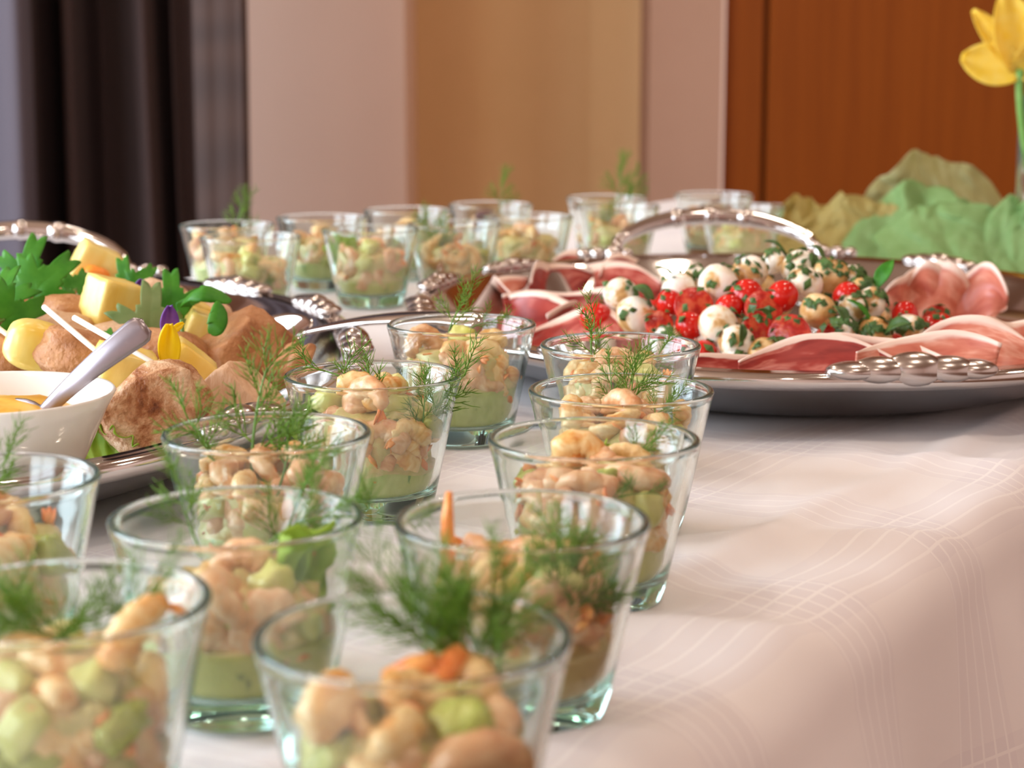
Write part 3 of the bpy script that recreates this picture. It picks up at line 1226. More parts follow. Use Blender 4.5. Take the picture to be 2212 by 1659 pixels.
NEAR = [
    # key, rim left, rim right, rim centre y, phrase, glass label, cream, level, items, zmax, seed, cub
    ('A', 548, 1235, 1365, 'the foremost middle glass', 'tapered salad glass standing foremost at the middle, filled with large shrimp', 'mousse_olive', 0.020, 19, 0.043, 3, 0.3),
    ('B', -200, 460, 1290, 'the lower left corner glass', 'tapered salad glass in the lower left corner with a bushy dill top', 'mousse_olive', 0.020, 22, 0.043, 4, 0.3),
    ('C', 235, 788, 1110, 'the glass with a lettuce leaf', 'tapered salad glass with a bright lettuce leaf inside its right wall', 'mousse_olive', 0.026, 15, 0.044, 5, 0.25),
    ('D', 850, 1405, 1118, 'the upright tail glass', 'tapered salad glass with one orange shrimp tail standing upright', 'mousse_tan', 0.025, 15, 0.048, 6, 0.15),
    ('E', -296, 217, 1028, 'the glass below the bowl', 'tapered salad glass cut by the picture edge below the white dip bowl', 'mousse_green', 0.022, 15, 0.046, 7, 0.2),
    ('F', 350, 801, 930, 'the glass before the chicken', 'tapered salad glass standing right before the browned chicken chunk', 'mousse_green', 0.026, 14, 0.047, 8, 0.2),
    ('G', 1058, 1508, 943, 'the front ham side glass', 'tapered salad glass at the front of the row of three by the ham', 'mousse_olive', 0.026, 16, 0.051, 9, 0.12),
    ('H', 1140, 1543, 838, 'the middle ham side glass', 'tapered salad glass in the middle of the row of three by the ham', 'mousse_green', 0.025, 15, 0.051, 10, 0.12),
    ('I', 612, 998, 806, 'the glass with arching dill', 'tapered salad glass with a long dill sprig arching over its rim', 'mousse_green', 0.022, 17, 0.053, 11, 0.22),
    ('J', 834, 1160, 697, 'the glass at the spoon handle', 'tapered salad glass standing before the steel serving spoon handle', 'mousse_green', 0.032, 11, 0.052, 12, 0.15),
    ('K', 1168, 1513, 741, 'the rear ham side glass', 'tapered salad glass at the rear of the row touching the ham tray view', 'mousse_green', 0.025, 15, 0.050, 13, 0.15),
]
G = {}
for key, l_, r_, cyp, phrase, gl, mo, lv, ni, zm, sd, cub in NEAR:
    xy = glass_at(l_, r_, cyp)
    G[key] = (xy, phrase)
    salad(key, xy, phrase, gl, mo, lv, ni, zm, sd, cub=cub)

FAR = [
    ('L', 378, 605, 484, 'the back glass before the curtain', 'salad glass at the back standing before the dark curtain, dill tip above', 'mousse_green', 0.030, 9, 0.052, 21, 0.3, 0),
    ('M', 430, 652, 509, 'the back glass nearest the chicken', 'salad glass at the back standing nearest the chicken tray rim', 'mousse_green', 0.022, 11, 0.048, 22, 0.3, 0),
    ('N', 600, 792, 468, 'the back glass before the pink wall', 'salad glass at the back before the pink wall, behind the lettuce glass', 'mousse_green', 0.024, 10, 0.046, 23, 0.2, 0),
    ('O', 697, 903, 493, 'the back glass with lettuce', 'salad glass at the back with a pale green lettuce leaf on its left', 'mousse_olive', 0.022, 11, 0.048, 24, 0.2, 0),
    ('P', 785, 975, 452, 'the back glass under the wall corner', 'salad glass at the back below the corner of pink and tan wall', 'mousse_green', 0.024, 10, 0.046, 25, 0.2, 0),
    ('Q', 878, 1085, 482, 'the back glass behind the ham', 'salad glass at the back standing behind the left rim of the ham tray', 'mousse_green', 0.022, 11, 0.046, 26, 0.3, 0),
    ('R', 1042, 1240, 465, 'the back glass with green band', 'salad glass at the back with a bright green band under orange shrimp', 'mousse_green', 0.026, 10, 0.046, 27, 0.2, 0),
    ('S', 968, 1152, 440, 'the back glass with red onion', 'salad glass at the back with dark red onion and a dill tip', 'mousse_green', 0.024, 9, 0.044, 28, 0.2, 2),
    ('T', 1222, 1398, 425, 'the back glass with tall dill', 'salad glass at the back with a tall three pointed dill sprig', 'mousse_tan', 0.024, 9, 0.046, 29, 0.2, 0),
    ('W', 1241, 1427, 443, 'the back glass before the tall dill', 'salad glass at the back just before the tall three pointed dill', 'mousse_tan', 0.026, 9, 0.046, 30, 0.3, 0),
    ('U', 1459, 1625, 418, 'the back glass by the door frame', 'salad glass standing farthest back by the wooden door frame', 'mousse_tan', 0.024, 9, 0.046, 31, 0.2, 1),
    ('V', 1511, 1697, 444, 'the back glass beside the tissue paper', 'salad glass at the back beside the yellow green tissue paper', 'mousse_tan', 0.024, 9, 0.044, 32, 0.2, 0),
]
for key, l_, r_, cyp, phrase, gl, mo, lv, ni, zm, sd, cub, be in FAR:
    xy = glass_at(l_, r_, cyp)
    G[key] = (xy, phrase)
    salad(key, xy, phrase, gl, mo, lv, ni, zm, sd, far=True, cub=cub, beet=be)

# dill sprigs: glass, kind, dx, dy, z, tilt x, tilt y, turn, scale, what sets it apart
K1, K2, K3, K4 = (1, 0.046, 0.15, 7, 1.0), (2, 0.052, 0.7, 7, 0.95), (3, 0.036, 0.35, 6, 1.1), (4, 0.040, -0.3, 8, 1.15)
for key, kd, dx, dy, z, tx, ty, tz, sc, what in (
        ('B', K4, 0.006, 0.008, 0.046, 0.2, -1.05, 0.3, 0.75, 'bushy dark dill tuft lying in '),
        ('B', K4, -0.004, 0.012, 0.044, -0.1, -0.9, 1.3, 0.7, 'second layer of the bushy dill in '),
        ('B', K4, -0.010, 0.006, 0.045, 0.1, 0.95, 2.2, 0.7, 'dark dill tuft lying to the right in '),
        ('B', K3, 0.008, 0.012, 0.044, 0.2, 0.55, 1.3, 0.70, 'thin dill tip leaning right in '),
        ('A', K4, 0.017, 0.017, 0.042, -0.1, -0.65, 0.4, 0.8, 'dill tuft spreading far left out of '),
        ('A', K4, 0.020, 0.016, 0.040, -0.1, -0.20, 1.1, 0.7, 'upright dill tuft at the back wall of '),
        ('A', K1, 0.014, 0.018, 0.046, 0.0, -0.85, 0.2, 0.85, 'low dill frond reaching left over the rim of '),
        ('A', K3, 0.021, 0.014, 0.040, 0.1, 0.10, 2.0, 0.8, 'short dill tuft at the back right of '),
        ('A', K4, 0.016, 0.020, 0.038, -0.2, -0.42, 2.2, 0.75, 'thick middle dill tuft at the back of '),
        ('A', K3, 0.012, 0.018, 0.042, -0.3, 0.2, 0.3, 0.8, 'dill tuft behind the shrimp in '),
        ('D', K4, 0.013, -0.014, 0.022, 0.15, 0.1, 0.7, 0.85, 'thick dill tuft beside the broad sprig in '),
        ('C', K2, 0.006, 0.012, 0.048, -0.2, 0.75, 0.2, 0.85, 'dill frond lying to the right in '),
        ('C', K3, -0.014, 0.016, 0.046, -0.2, -0.5, 1.3, 0.7, 'small dill frond at the left wall of '),
        ('D', K1, 0.014, -0.016, 0.022, 0.1, 0.05, 2.4, 0.85, 'broad dark dill sprig at right in '),
        ('D', K4, 0.018, -0.008, 0.024, 0.1, 0.15, 0.1, 0.7, 'outer dill sprig against the right wall of '),
        ('E', K3, -0.006, 0.010, 0.045, 0, 0.3, 1.1, 0.7, 'dill tuft lying on the shrimp in '),
        ('F', K1, -0.006, 0.000, 0.040, -0.1, -0.02, 0.4, 1.05, 'tall upright dill sprig in '),
        ('F', K4, 0.006, -0.014, 0.044, 0.1, 0.35, 1.0, 0.7, 'low dill tuft at the front of '),
        ('F', K3, -0.016, -0.004, 0.044, 0, -0.35, 2.2, 0.8, 'dill tuft at the left of '),
        ('C', K1, 0.006, 0.030, 0.030, -0.05, 0.25, 0.9, 0.9, 'dill sprig standing at the back wall of '),
        ('I', K2, 0.013, -0.004, 0.032, -0.05, -0.25, 2.8, 1.0, 'long arching dill sprig in '),
        ('I', K3, 0.024, -0.006, 0.036, 0.0, 0.25, 0.4, 0.9, 'dill tuft leaning on the right rim of '),
        ('I', K1, 0.022, -0.012, 0.030, 0.1, 0.05, 1.4, 0.65, 'dill sprig against the right wall of '),
        ('J', K3, -0.008, 0.010, 0.052, 0.0, 0.15, 0.4, 0.75, 'dill tuft standing in '),
        ('J', K2, 0.002, 0.012, 0.056, 0.0, 0.85, 0.1, 0.55, 'dill frond reaching over the back rim of '),
        ('K', K3, -0.012, 0.000, 0.048, 0.0, -0.35, 0.5, 0.75, 'dark dill tuft at the left of '),
        ('K', K1, 0.012, 0.002, 0.044, 0.0, 0.45, 0.8, 0.5, 'feathery dill frond at the right of '),
        ('H', K4, 0.002, 0.004, 0.050, 0.1, 0.3, 0.9, 0.65, 'curly dill tuft in '),
        ('H', K3, 0.010, -0.010, 0.048, 0.0, 0.5, 0.3, 0.5, 'dill frond by the pink shrimp in '),
        ('H', K1, -0.002, 0.012, 0.046, 0.1, -0.1, 1.5, 0.55, 'small dill spray at the back of '),
        ('G', K2, -0.004, -0.024, 0.036, 0.1, 0.45, 0.0, 0.5, 'bending dill frond at the front of '),
        ('G', K3, 0.012, 0.014, 0.048, -0.1, 0.6, 0.6, 0.5, 'small dill spray at the back of '),
        ('L', K1, 0.006, 0.004, 0.046, 0, 0.05, 0.3, 0.85, 'dill tip rising from '),
        ('M', K4, 0.010, -0.022, 0.014, 0, 0.1, 0.3, 0.6, 'dark dill sprig pressed to the wall of '),
        ('Q', K4, -0.012, -0.010, 0.026, 0, -0.05, 0.3, 0.95, 'dark dill sprig at the left of '),
        ('S', K1, 0.008, 0.004, 0.050, 0, 0.05, 0.9, 0.85, 'dill tip rising from '),
        ('T', K1, 0.012, 0.004, 0.048, 0, 0.0, 0.9, 1.05, 'tall three pointed dill sprig in '),
        ('T', K3, 0.018, 0.002, 0.048, 0, 0.4, 1.9, 0.9, 'short side dill sprig in '),
        ('W', K4, -0.010, -0.008, 0.030, 0, 0.0, 1.9, 0.7, 'dark dill inside the wall of ')):
    (x0, y0), phrase = G[key]
    add_sprig(kd, (x0 + dx, y0 + dy, T + z), (tx, ty, tz) if False else Matrix.Rotation(tx, 3, 'X').to_4x4().__matmul__(Matrix.Rotation(ty, 4, 'Y')).__matmul__(Matrix.Rotation(tz, 4, 'Z')).to_euler(), sc, what + phrase)

# lettuce leaves in glasses
for key, mi, dx, dy, z, e, sc, what in (
        ('C', 0, 0.021, -0.004, 0.026, (0.1, 0.3, 1.0), 0.95, 'frilly bright green lettuce leaf in '),
        ('O', 0, -0.021, -0.006, 0.022, (0.1, -0.3, -0.7), 1.05, 'frilly pale green lettuce leaf in '),
        ('I', 1, -0.020, 0.000, 0.022, (0.1, -0.35, 0.9), 1.0, 'green lettuce strip at the left wall of '),
        ('G', 1, 0.002, 0.016, 0.032, (0.0, 0.2, 0.4), 0.8, 'small lettuce piece at the back of ')):
    (x0, y0), phrase = G[key]
    o = link('lettuce_leaf', LET[mi], None, (x0 + dx, y0 + dy, T + z), e, sc)
    tag(o, what + phrase, 'lettuce', 'lettuce leaves')

# single shrimps that stick out
for key, mi, dx, dy, z, e, sc, what in (
        ('A', 0, -0.018, -0.008, 0.044, (0.1, 0.5, 1.4), 1.35, 'big curled shrimp at the left of '),
        ('A', 2, 0.017, -0.016, 0.034, (0.3, 0.2, 0.5), 1.3, 'big round shrimp at the lower right of '),
        ('A', 1, -0.002, -0.020, 0.031, (1.2, 0.2, 0.5), 1.25, 'big shrimp at the front wall of '),
        ('B', 3, 0.021, -0.006, 0.056, (0.2, -0.7, 0.6), 1.2, 'shrimp leaning up the right wall of '),
        ('G', 2, 0.017, -0.010, 0.050, (1.3, 0.2, 0.2), 1.15, 'big curled shrimp at the right of '),
        ('G', 0, -0.004, 0.004, 0.055, (0.2, 0.5, 0.2), 1.1, 'orange shrimp topping the heap in '),
        ('H', 0, -0.020, -0.002, 0.051, (0.0, 0.2, 1.55), 1.15, 'curled shrimp against the left wall of '),
        ('H', 3, 0.0255, -0.002, 0.048, (0.0, 1.3, 1.5), 1.0, 'pink shrimp end against the right wall of '),
        ('I', 3, 0.006, -0.010, 0.056, (0.2, -0.4, 0.4), 1.15, 'orange shrimp pointing up in '),
        ('I', 1, -0.004, -0.006, 0.057, (0.3, 0.3, 0.4), 1.1, 'orange shrimp topping the heap in '),
        ('J', 0, 0.012, -0.008, 0.047, (0.6, 0.2, 0.2), 1.2, 'curled shrimp on the cream in ')):
    (x0, y0), phrase = G[key]
    o = link('shrimp', SHR[mi], None, (x0 + dx, y0 + dy, T + z), e, sc)
    tag(o, what + phrase, 'shrimp', 'shrimp in ' + phrase)
for dx, dy, e, what in ((0.000, 0.010, (0.5, 0.9, 0.4), 'left of the two orange tail ends on '), (0.008, 0.011, (0.4, 0.7, 1.2), 'right of the two orange tail ends on ')):
    (x0, y0), phrase = G['A']
    o = link('shrimp', mesh_of('shrimp', tube([(0, 0, -0.008), (0, 0, 0), (0.001, 0, 0.006)], [0.0040, 0.0036, 0.0026], 12), 'shrimp_tail'), None, (x0 + dx, y0 + dy, T + 0.050), e)
    tag(o, what + 'the heap in ' + phrase, 'shrimp', 'shrimp in ' + phrase)
# the upright tail in glass D
(x0, y0), phrase = G['D']
v, f = tube([(0, 0, 0), (0.0004, 0, 0.012), (0.0002, 0, 0.022), (0.0006, 0, 0.030)], [0.0042, 0.0034, 0.0028, 0.0022], 12, True, [0.8, 0.7, 0.7, 0.5])
mb = MB()
mb.add(v, f)
o = link('shrimp', mb.mesh('shrimp', 'shrimp_tail'), None, (x0 - 0.024, y0 + 0.004, T + 0.040), (0, 0.02, 0))
tag(o, 'orange shrimp tail standing upright by the left rim of ' + phrase, 'shrimp', 'shrimp in ' + phrase)

# ------------------------------------------------------------------ ham tray contents
TRAY_Z = T + 0.0045


def ham_slice(seed, L_, W, folds, amp, mt, lift=0.012, bow=0.0):
    def fn(u, v_):
        x = (u - 0.5) * L_
        y = (v_ - 0.5) * W * (1 - 0.94 * abs(2 * u - 1) ** 2.6)
        e = 0.4 + 0.6 * v_
        z = amp * e * (0.5 + 0.5 * sin(u * folds * 2 * pi + seed + 0.8 * sin(v_ * 3 + seed))) + 0.25 * amp * noise.noise(Vector((u * 3, v_ * 3, seed)))
        z += lift * v_ * v_ + bow * sin(pi * u)
        y += 0.25 * amp * cos(u * folds * 2 * pi + seed)
        return (x, y, z + 0.001)
    return sheet_mesh('ham_slice', fn, 44, 16, 0.0011, mt)


hs = 'ham slices on the tray'
for px, py, z, L_, W, fo, am, mt, rz, tx, lab in (
        (1250, 745, 0.020, 0.080, 0.060, 1.3, 0.010, 'ham_red', -0.5, 0.3, 'red ham slice seen behind the rear glass of the row'),
        (1160, 700, 0.020, 0.095, 0.060, 1.4, 0.012, 'ham_red', -1.3, 0.35, 'red ham slice on the left part of the tray, front'),
        (1230, 685, 0.020, 0.095, 0.060, 1.2, 0.014, 'ham_red', -0.4, 0.35, 'deep red ham slice left of the white mozzarella balls'),
        (1120, 655, 0.018, 0.090, 0.060, 1.6, 0.012, 'ham_pink', 1.5, 0.35, 'pale rimmed ham slice near the left tray rim'),
        (1190, 630, 0.018, 0.080, 0.055, 1.4, 0.016, 'ham_red', 0.9, 0.75, 'red ham slice folded upright near the far left rim'),
        (1300, 628, 0.016, 0.095, 0.060, 1.3, 0.010, 'ham_red', 0.1, 0.30, 'red ham slice with pale streaks behind the mozzarella'),
        (1390, 610, 0.018, 0.090, 0.055, 1.5, 0.012, 'ham_red', 0.5, 0.5, 'dark red ham slice along the far tray rim'),
        (1290, 595, 0.016, 0.085, 0.05, 1.2, 0.012, 'ham_red', 0.2, 0.35, 'narrow red ham slice at the far left tray rim'),
        (1990, 645, 0.028, 0.075, 0.046, 2.1, 0.020, 'ham_pink', 0.3, 0.9, 'pink ham slice rolled into a rosette behind the salad'),
        (2070, 645, 0.028, 0.070, 0.048, 1.9, 0.022, 'ham_pink', -0.3, 0.9, 'pink ham slice rolled into the outer rosette half'),
        (2150, 690, 0.010, 0.090, 0.060, 1.2, 0.005, 'ham_pink', 0.5, 0.08, 'pink ham slice lying under the serving spoon'),
        (1450, 760, 0.014, 0.080, 0.050, 1.2, 0.010, 'ham_pink', -0.2, 0.3, 'pink ham slice showing through the row of glasses')):
    p = at(px, py, T + z)
    o = link('ham_slice', ham_slice(px * 0.37, L_, W, fo * 0.75, am * ((1.2 if px < 1990 else 0.8) if py > 735 else (0.95 if px > 1900 else 0.9)), mt, (0.020 if 1700 < px < 1990 else 0.008) if py > 735 and px > 1500 else 0.012), None, (p.x, p.y, T + z - 0.008), (tx, 0, rz))
    tag(o, lab, 'ham', hs)

for px, py, Y, L_, W, fo, am, mt, rz, tx, lab in (
        (1600, 822, 1.005, 0.090, 0.022, 0.8, 0.004, 'ham_red', 0.15, 0.45, 'dark red ham slice at the tray front below the white mozzarella'),
        (1760, 808, 1.000, 0.084, 0.030, 0.8, 0.007, 'ham_red', 0.0, 0.55, 'red ham slice with pale edge folded in one wave at the tray front'),
        (1872, 802, 1.006, 0.080, 0.034, 0.8, 0.008, 'ham_pink', -0.15, 0.55, 'pink ham slice behind the left half of the shell ornament'),
        (1995, 800, 1.000, 0.080, 0.034, 0.8, 0.009, 'ham_pink', 0.10, 0.55, 'pink ham slice behind the right half of the shell ornament'),
        (2100, 782, 1.024, 0.072, 0.036, 0.9, 0.010, 'ham_pink', -0.1, 0.55, 'pink ham slice with a broad fat rim near the serving spoon'),
        (2195, 764, 1.050, 0.074, 0.036, 1.0, 0.011, 'ham_pink', 0.30, 0.55, 'pale ham slice in loose waves at the right picture edge')):
    o = link('ham_slice', ham_slice(px * 0.37, L_, W, fo, am, mt, 0.008), None, atY(px, py, Y), (tx, 0, rz))
    tag(o, lab, 'ham', hs)

# mound of mozzarella and tomatoes
MC = Vector((0.168, 1.215, T + 0.008))
MR = Vector((0.128, 0.130, 0.066))


def on_mound(px, py, r_):
    d = _ray(px, py)
    o_ = Vector((0, 0, CAM_Z)) - MC
    A = sum((d[i] / MR[i]) ** 2 for i in range(3))
    B = 2 * sum(d[i] * o_[i] / MR[i] ** 2 for i in range(3))
    Cc = sum((o_[i] / MR[i]) ** 2 for i in range(3)) - 1
    q = B * B - 4 * A * Cc
    if q < 0:
        t = -B / (2 * A)
    else:
        t = (-B - sqrt(q)) / (2 * A)
    p = Vector((0, 0, CAM_Z)) + d * t
    if p.z < TRAY_Z + r_ + 0.002:
        p = at(px, py, TRAY_Z + r_ + 0.002)
    return p


MOZ = [mesh_of('mozzarella_ball', blob(1, 1, 0.94, 2.0, 0.10, 1.1, i, 3), mt) for i, mt in enumerate(('mozzarella', 'mozzarella', 'mozzarella', 'mozzarella_soaked'))]


def tomato_half(seed):
    mb = MB()
    V, F = ico(3)
    out = []
    for p in V:
        q = p.copy()
        if q.z > 0:
            q.z *= 0.10 * (1 - 0.6 * min(1, q.x * q.x + q.y * q.y))
            q.z += 0.02 * noise.noise(Vector((q.x * 4, q.y * 4, seed)))
        out.append(q)
    mb.add(out, F)
    mb.m = [1 if sum(V[i].z for i in fc) > 0.12 else 0 for fc in F]
    return mb.mesh('cherry_tomato', ['tomato_skin', 'tomato_flesh'])


TOM_H = [tomato_half(i) for i in range(2)]
TOM = mesh_of('cherry_tomato', blob(1, 1, 0.95, 2.0, 0.04, 1.2, 3, 3), 'tomato_skin')
BALLS = []
mg = 'mozzarella balls in the salad mound'
tg = 'cherry tomatoes in the salad mound'
for px, py, d_, mi, lab in (
        (1342, 638, 62, 0, 'white mozzarella ball at the left end of the mound'),
        (1372, 680, 62, 1, 'brown stained mozzarella ball in front of the left end one'),
        (1465, 628, 60, 2, 'mozzarella ball with a green herb patch, left slope'),
        (1500, 600, 42, 1, 'small mozzarella ball on the upper left slope'),
        (1552, 615, 66, 2, 'herb covered mozzarella ball above the halved tomato'),
        (1620, 588, 58, 0, 'mozzarella ball with herbs left of the mound top'),
        (1672, 566, 42, 0, 'small white mozzarella ball at the mound top'),
        (1728, 578, 62, 0, 'large white mozzarella ball crowning the mound'),
        (1738, 615, 58, 1, 'mozzarella ball with a brown ring under the crowning one'),
        (1795, 596, 60, 3, 'soaked brown mozzarella ball right of the top'),
        (1768, 672, 58, 3, 'evenly brown mozzarella ball at the middle of the mound'),
        (1552, 705, 66, 1, 'half brown mozzarella ball at the front left slope'),
        (1590, 742, 60, 0, 'white mozzarella ball at the mound foot'),
        (1655, 768, 58, 3, 'beige mozzarella ball resting on the front ham'),
        (1880, 655, 52, 1, 'mozzarella ball under green herbs on the right slope'),
        (1888, 722, 54, 3, 'cut mozzarella ball at the front right of the mound'),
        (1962, 712, 52, 1, 'tilted mozzarella ball beside the red tomato at right'),
        (1838, 602, 46, 1, 'herb covered mozzarella ball high on the right slope'),
        (1862, 628, 44, 3, 'brown mozzarella ball under the pointed basil leaf'),
        (1840, 668, 46, 1, 'mozzarella ball deep in the herbs right of the brown one'),
        (1820, 712, 44, 0, 'mozzarella ball low behind the cut one at the front'),
        (1585, 775, 40, 0, 'small mozzarella ball low at the mound foot'),
        (1300, 745, 48, 0, 'mozzarella ball seen through the rear glass of the row'),
        (1440, 735, 48, 0, 'mozzarella ball seen through the rim of the rear glass')):
    r_ = d_ * 1.32 / 2 / 3350
    p = on_mound(px, py, r_)
    o = link('mozzarella_ball', MOZ[mi], None, p, (px * 0.7, py * 0.3, px * 0.11), r_)
    BALLS.append((Vector(p), r_, 1.0 if px < 1500 else 1.5))
    tag(o, lab, 'mozzarella', mg)
random.seed(5)
for px, py, d_, kind, lab in (
        (1288, 688, 56, 0, 'whole red cherry tomato at the far left of the mound'),
        (1500, 662, 64, 1, 'halved cherry tomato with its cut face leaning left'),
        (1612, 640, 56, 0, 'whole red cherry tomato behind the cut one at centre'),
        (1650, 668, 62, 1, 'halved cherry tomato with glossy cut face at centre'),
        (1490, 704, 46, 0, 'small red cherry tomato at the lower left slope'),
        (1425, 700, 46, 1, 'halved cherry tomato low beside the stained mozzarella'),
        (1705, 726, 68, 1, 'halved cherry tomato facing front at the mound foot'),
        (1640, 705, 50, 1, 'halved cherry tomato under the glossy cut face'),
        (1795, 738, 54, 1, 'halved cherry tomato below the evenly brown mozzarella'),
        (2025, 716, 62, 0, 'bright red cherry tomato by the serving spoon'),
        (2022, 688, 44, 1, 'orange red halved tomato behind the bright one'),
        (1955, 680, 44, 0, 'small red tomato right of the herb covered mozzarella'),
        (1445, 655, 44, 0, 'small red tomato between the left mozzarella balls'),
        (1690, 640, 52, 0, 'red tomato half hidden below the crowning mozzarella'),
        (1930, 750, 44, 1, 'halved tomato under the tilted mozzarella'),
        (1575, 665, 44, 0, 'small red tomato left of the glossy cut face'),
        (1830, 640, 46, 0, 'red tomato in the shade on the right slope'),
        (1520, 765, 44, 0, 'red tomato at the foot beside the row of glasses')):
    r_ = d_ * 1.32 / 2 / 3350
    p = on_mound(px, py, r_)
    BALLS.append((Vector(p), r_ * 0.98, 0.45))
    if kind:
        e = Vector((random.uniform(-.4, .4), -1, random.uniform(0.1, 0.6))).to_track_quat('Z', 'X').to_euler()
        o = link('cherry_tomato', TOM_H[px % 2], None, p, e, r_)
    else:
        o = link('cherry_tomato', TOM, None, p, (px, py, 0), r_)
    tag(o, lab, 'tomato', tg)
# core of the heap: more balls that fill it behind the front ones
random.seed(8)
core = []
tries = 0
while len(core) < 20 and tries < 4000:
    tries += 1
    a_ = random.uniform(0, 2 * pi)
    q = sqrt(random.random())
    x = cos(a_) * q
    y = sin(a_) * q
    zt = sqrt(max(0, 1 - q * q))
    z = random.uniform(0.15, 0.85) * zt
    p = MC + Vector((x * MR.x * 0.86, y * MR.y * 0.86, z * MR.z * 0.95))
    if y < -0.35 and z > 0.8 * zt:
        continue
    if p.z < TRAY_Z + 0.011 or any((p - c_).length < 0.021 for c_ in core):
        continue
    core.append(p)
dused = {}


def deep(p):
    q = p - MC
    t = ('deep down ' if q.z < 0.022 else ('at mid height ' if q.z < 0.04 else 'high up ')) + ('at the far ' if q.y > 0.035 else ('at the near ' if q.y < -0.035 else 'at the inner ')) + ('left' if q.x < -0.04 else ('right' if q.x > 0.04 else 'centre'))
    k = dused[t] = dused.get(t, 0) + 1
    return t if k == 1 else t + (' rim', ' edge', ' core')[min(k - 2, 2)]


for i, p in enumerate(core):
    BALLS.append((Vector(p), 0.0115, 1.2))
    if i % 3 == 2:
        o = link('cherry_tomato', TOM, None, p, (i, i, 0), 0.0112)
        tag(o, 'red cherry tomato ' + deep(p) + ' of the salad mound', 'tomato', 'buried tomatoes of the mound')
    else:
        o = link('mozzarella_ball', MOZ[i % 4], None, p, (i, i * 2, 0), 0.0118)
        tag(o, 'herb flecked mozzarella ball ' + deep(p) + ' of the mound', 'mozzarella', 'buried mozzarella of the mound')

# chopped basil strewn over the heap
random.seed(21)
mb = MB()
for i in range(2600):
    c_, r_, wt = random.choice(BALLS)
    if random.random() > wt / 1.5 * (0.45 + 0.55 * min(1, max(0, (c_.x - 0.10) / 0.12))):
        continue
    n_ = Vector((random.uniform(-1, 1), random.uniform(-1, 0.6), random.uniform(-0.1, 1))).normalized()
    if noise.noise(c_ * 60 + n_ * 1.4) < -0.02:      # they cling in clusters
        continue
    p = c_ + n_ * (r_ * 1.03)
    L_ = random.uniform(0.004, 0.010)
    w_ = random.uniform(0.0014, 0.0034)
    d = Vector((random.uniform(-1, 1), random.uniform(-1, 1), random.uniform(-0.7, 0.5))).normalized()
    d = (d - n_ * d.dot(n_) * 0.7).normalized()
    s_ = d.cross(n_).normalized()
    pts = [p - d * L_ * 0.5, p - s_ * w_ + n_ * 0.0006, p + d * L_ * 0.5 - n_ * 0.0005, p + s_ * w_ + n_ * 0.0006, p + n_ * 0.0012, p - n_ * 0.0003]
    mb.add(pts, [(0, 1, 4), (1, 2, 4), (2, 3, 4), (3, 0, 4), (1, 0, 5), (2, 1, 5), (3, 2, 5), (0, 3, 5)])
o = link('chopped_basil', mb.mesh('chopped_basil', 'basil', False))
tag(o, 'dark green chopped basil strewn over the mozzarella tomato mound', 'herbs', None, 'stuff')


# single basil leaves that stand out
def simple_leaf(L_, W, curl, seed, mt, name='basil_leaf', thick=0.0005):
    def fn(u, v_):
        w_ = W * sin(pi * min(1, v_ * 0.96 + 0.04)) ** 0.8
        x = (u - 0.5) * w_
        y = v_ * L_
        z = curl * sin(v_ * 2.4) * L_ + 0.25 * abs(u - 0.5) * w_ + 0.03 * L_ * noise.noise(Vector((u * 3, v_ * 4, seed)))
        return (x, y, z)
    return sheet_mesh(name, fn, 10, 14, thick, mt)


bl = [simple_leaf(0.022, 0.010, 0.15, 2, 'parsley'), simple_leaf(0.016, 0.009, 0.3, 5, 'basil')]
for px, py, mi, e, sc, lab in (
        (1890, 625, 0, (0.9, 0.3, -0.75), 1.0, 'bright pointed basil leaf standing up right of the mound'),
        (1460, 606, 1, (0.3, 0.2, 1.2), 1.0, 'basil leaf on the upper left slope'),
        (1412, 648, 1, (0.3, -0.3, 0.9), 1.0, 'basil leaf between the left mozzarella balls'),
        (1700, 555, 1, (0.4, 0, 1.4), 1.1, 'basil leaf on the very top of the mound'),
        (1880, 690, 0, (0.5, 0.1, 1.0), 0.9, 'basil leaf draped over the right mozzarella balls'),
        (1910, 720, 1, (0.3, 0.6, -2.0), 1.2, 'long basil leaf hanging beside the tilted mozzarella'),
        (1668, 690, 1, (0.3, 0.2, 2.0), 0.8, 'basil leaf under the glossy tomato'),
        (1692, 756, 1, (0.2, 0.1, 0.3), 0.9, 'basil leaf at the mound foot on the front ham'),
        (1830, 700, 1, (0.4, 0.1, 0.6), 1.0, 'basil leaf in the dark gap of the right slope'),
        (1780, 560, 1, (0.4, 0.1, 0.9), 0.9, 'basil leaf right of the crowning mozzarella'),
        (1600, 740, 1, (1.0, 0.3, 0.6), 0.7, 'slim basil shred stuck on the white mozzarella')):
    p = on_mound(px, py, 0.004)
    d = (p - Vector((0, 0, CAM_Z))).normalized()
    o = link('basil_leaf', bl[mi], None, p - d * 0.012, e, sc)
    tag(o, lab, 'basil', 'basil leaves on the mound')


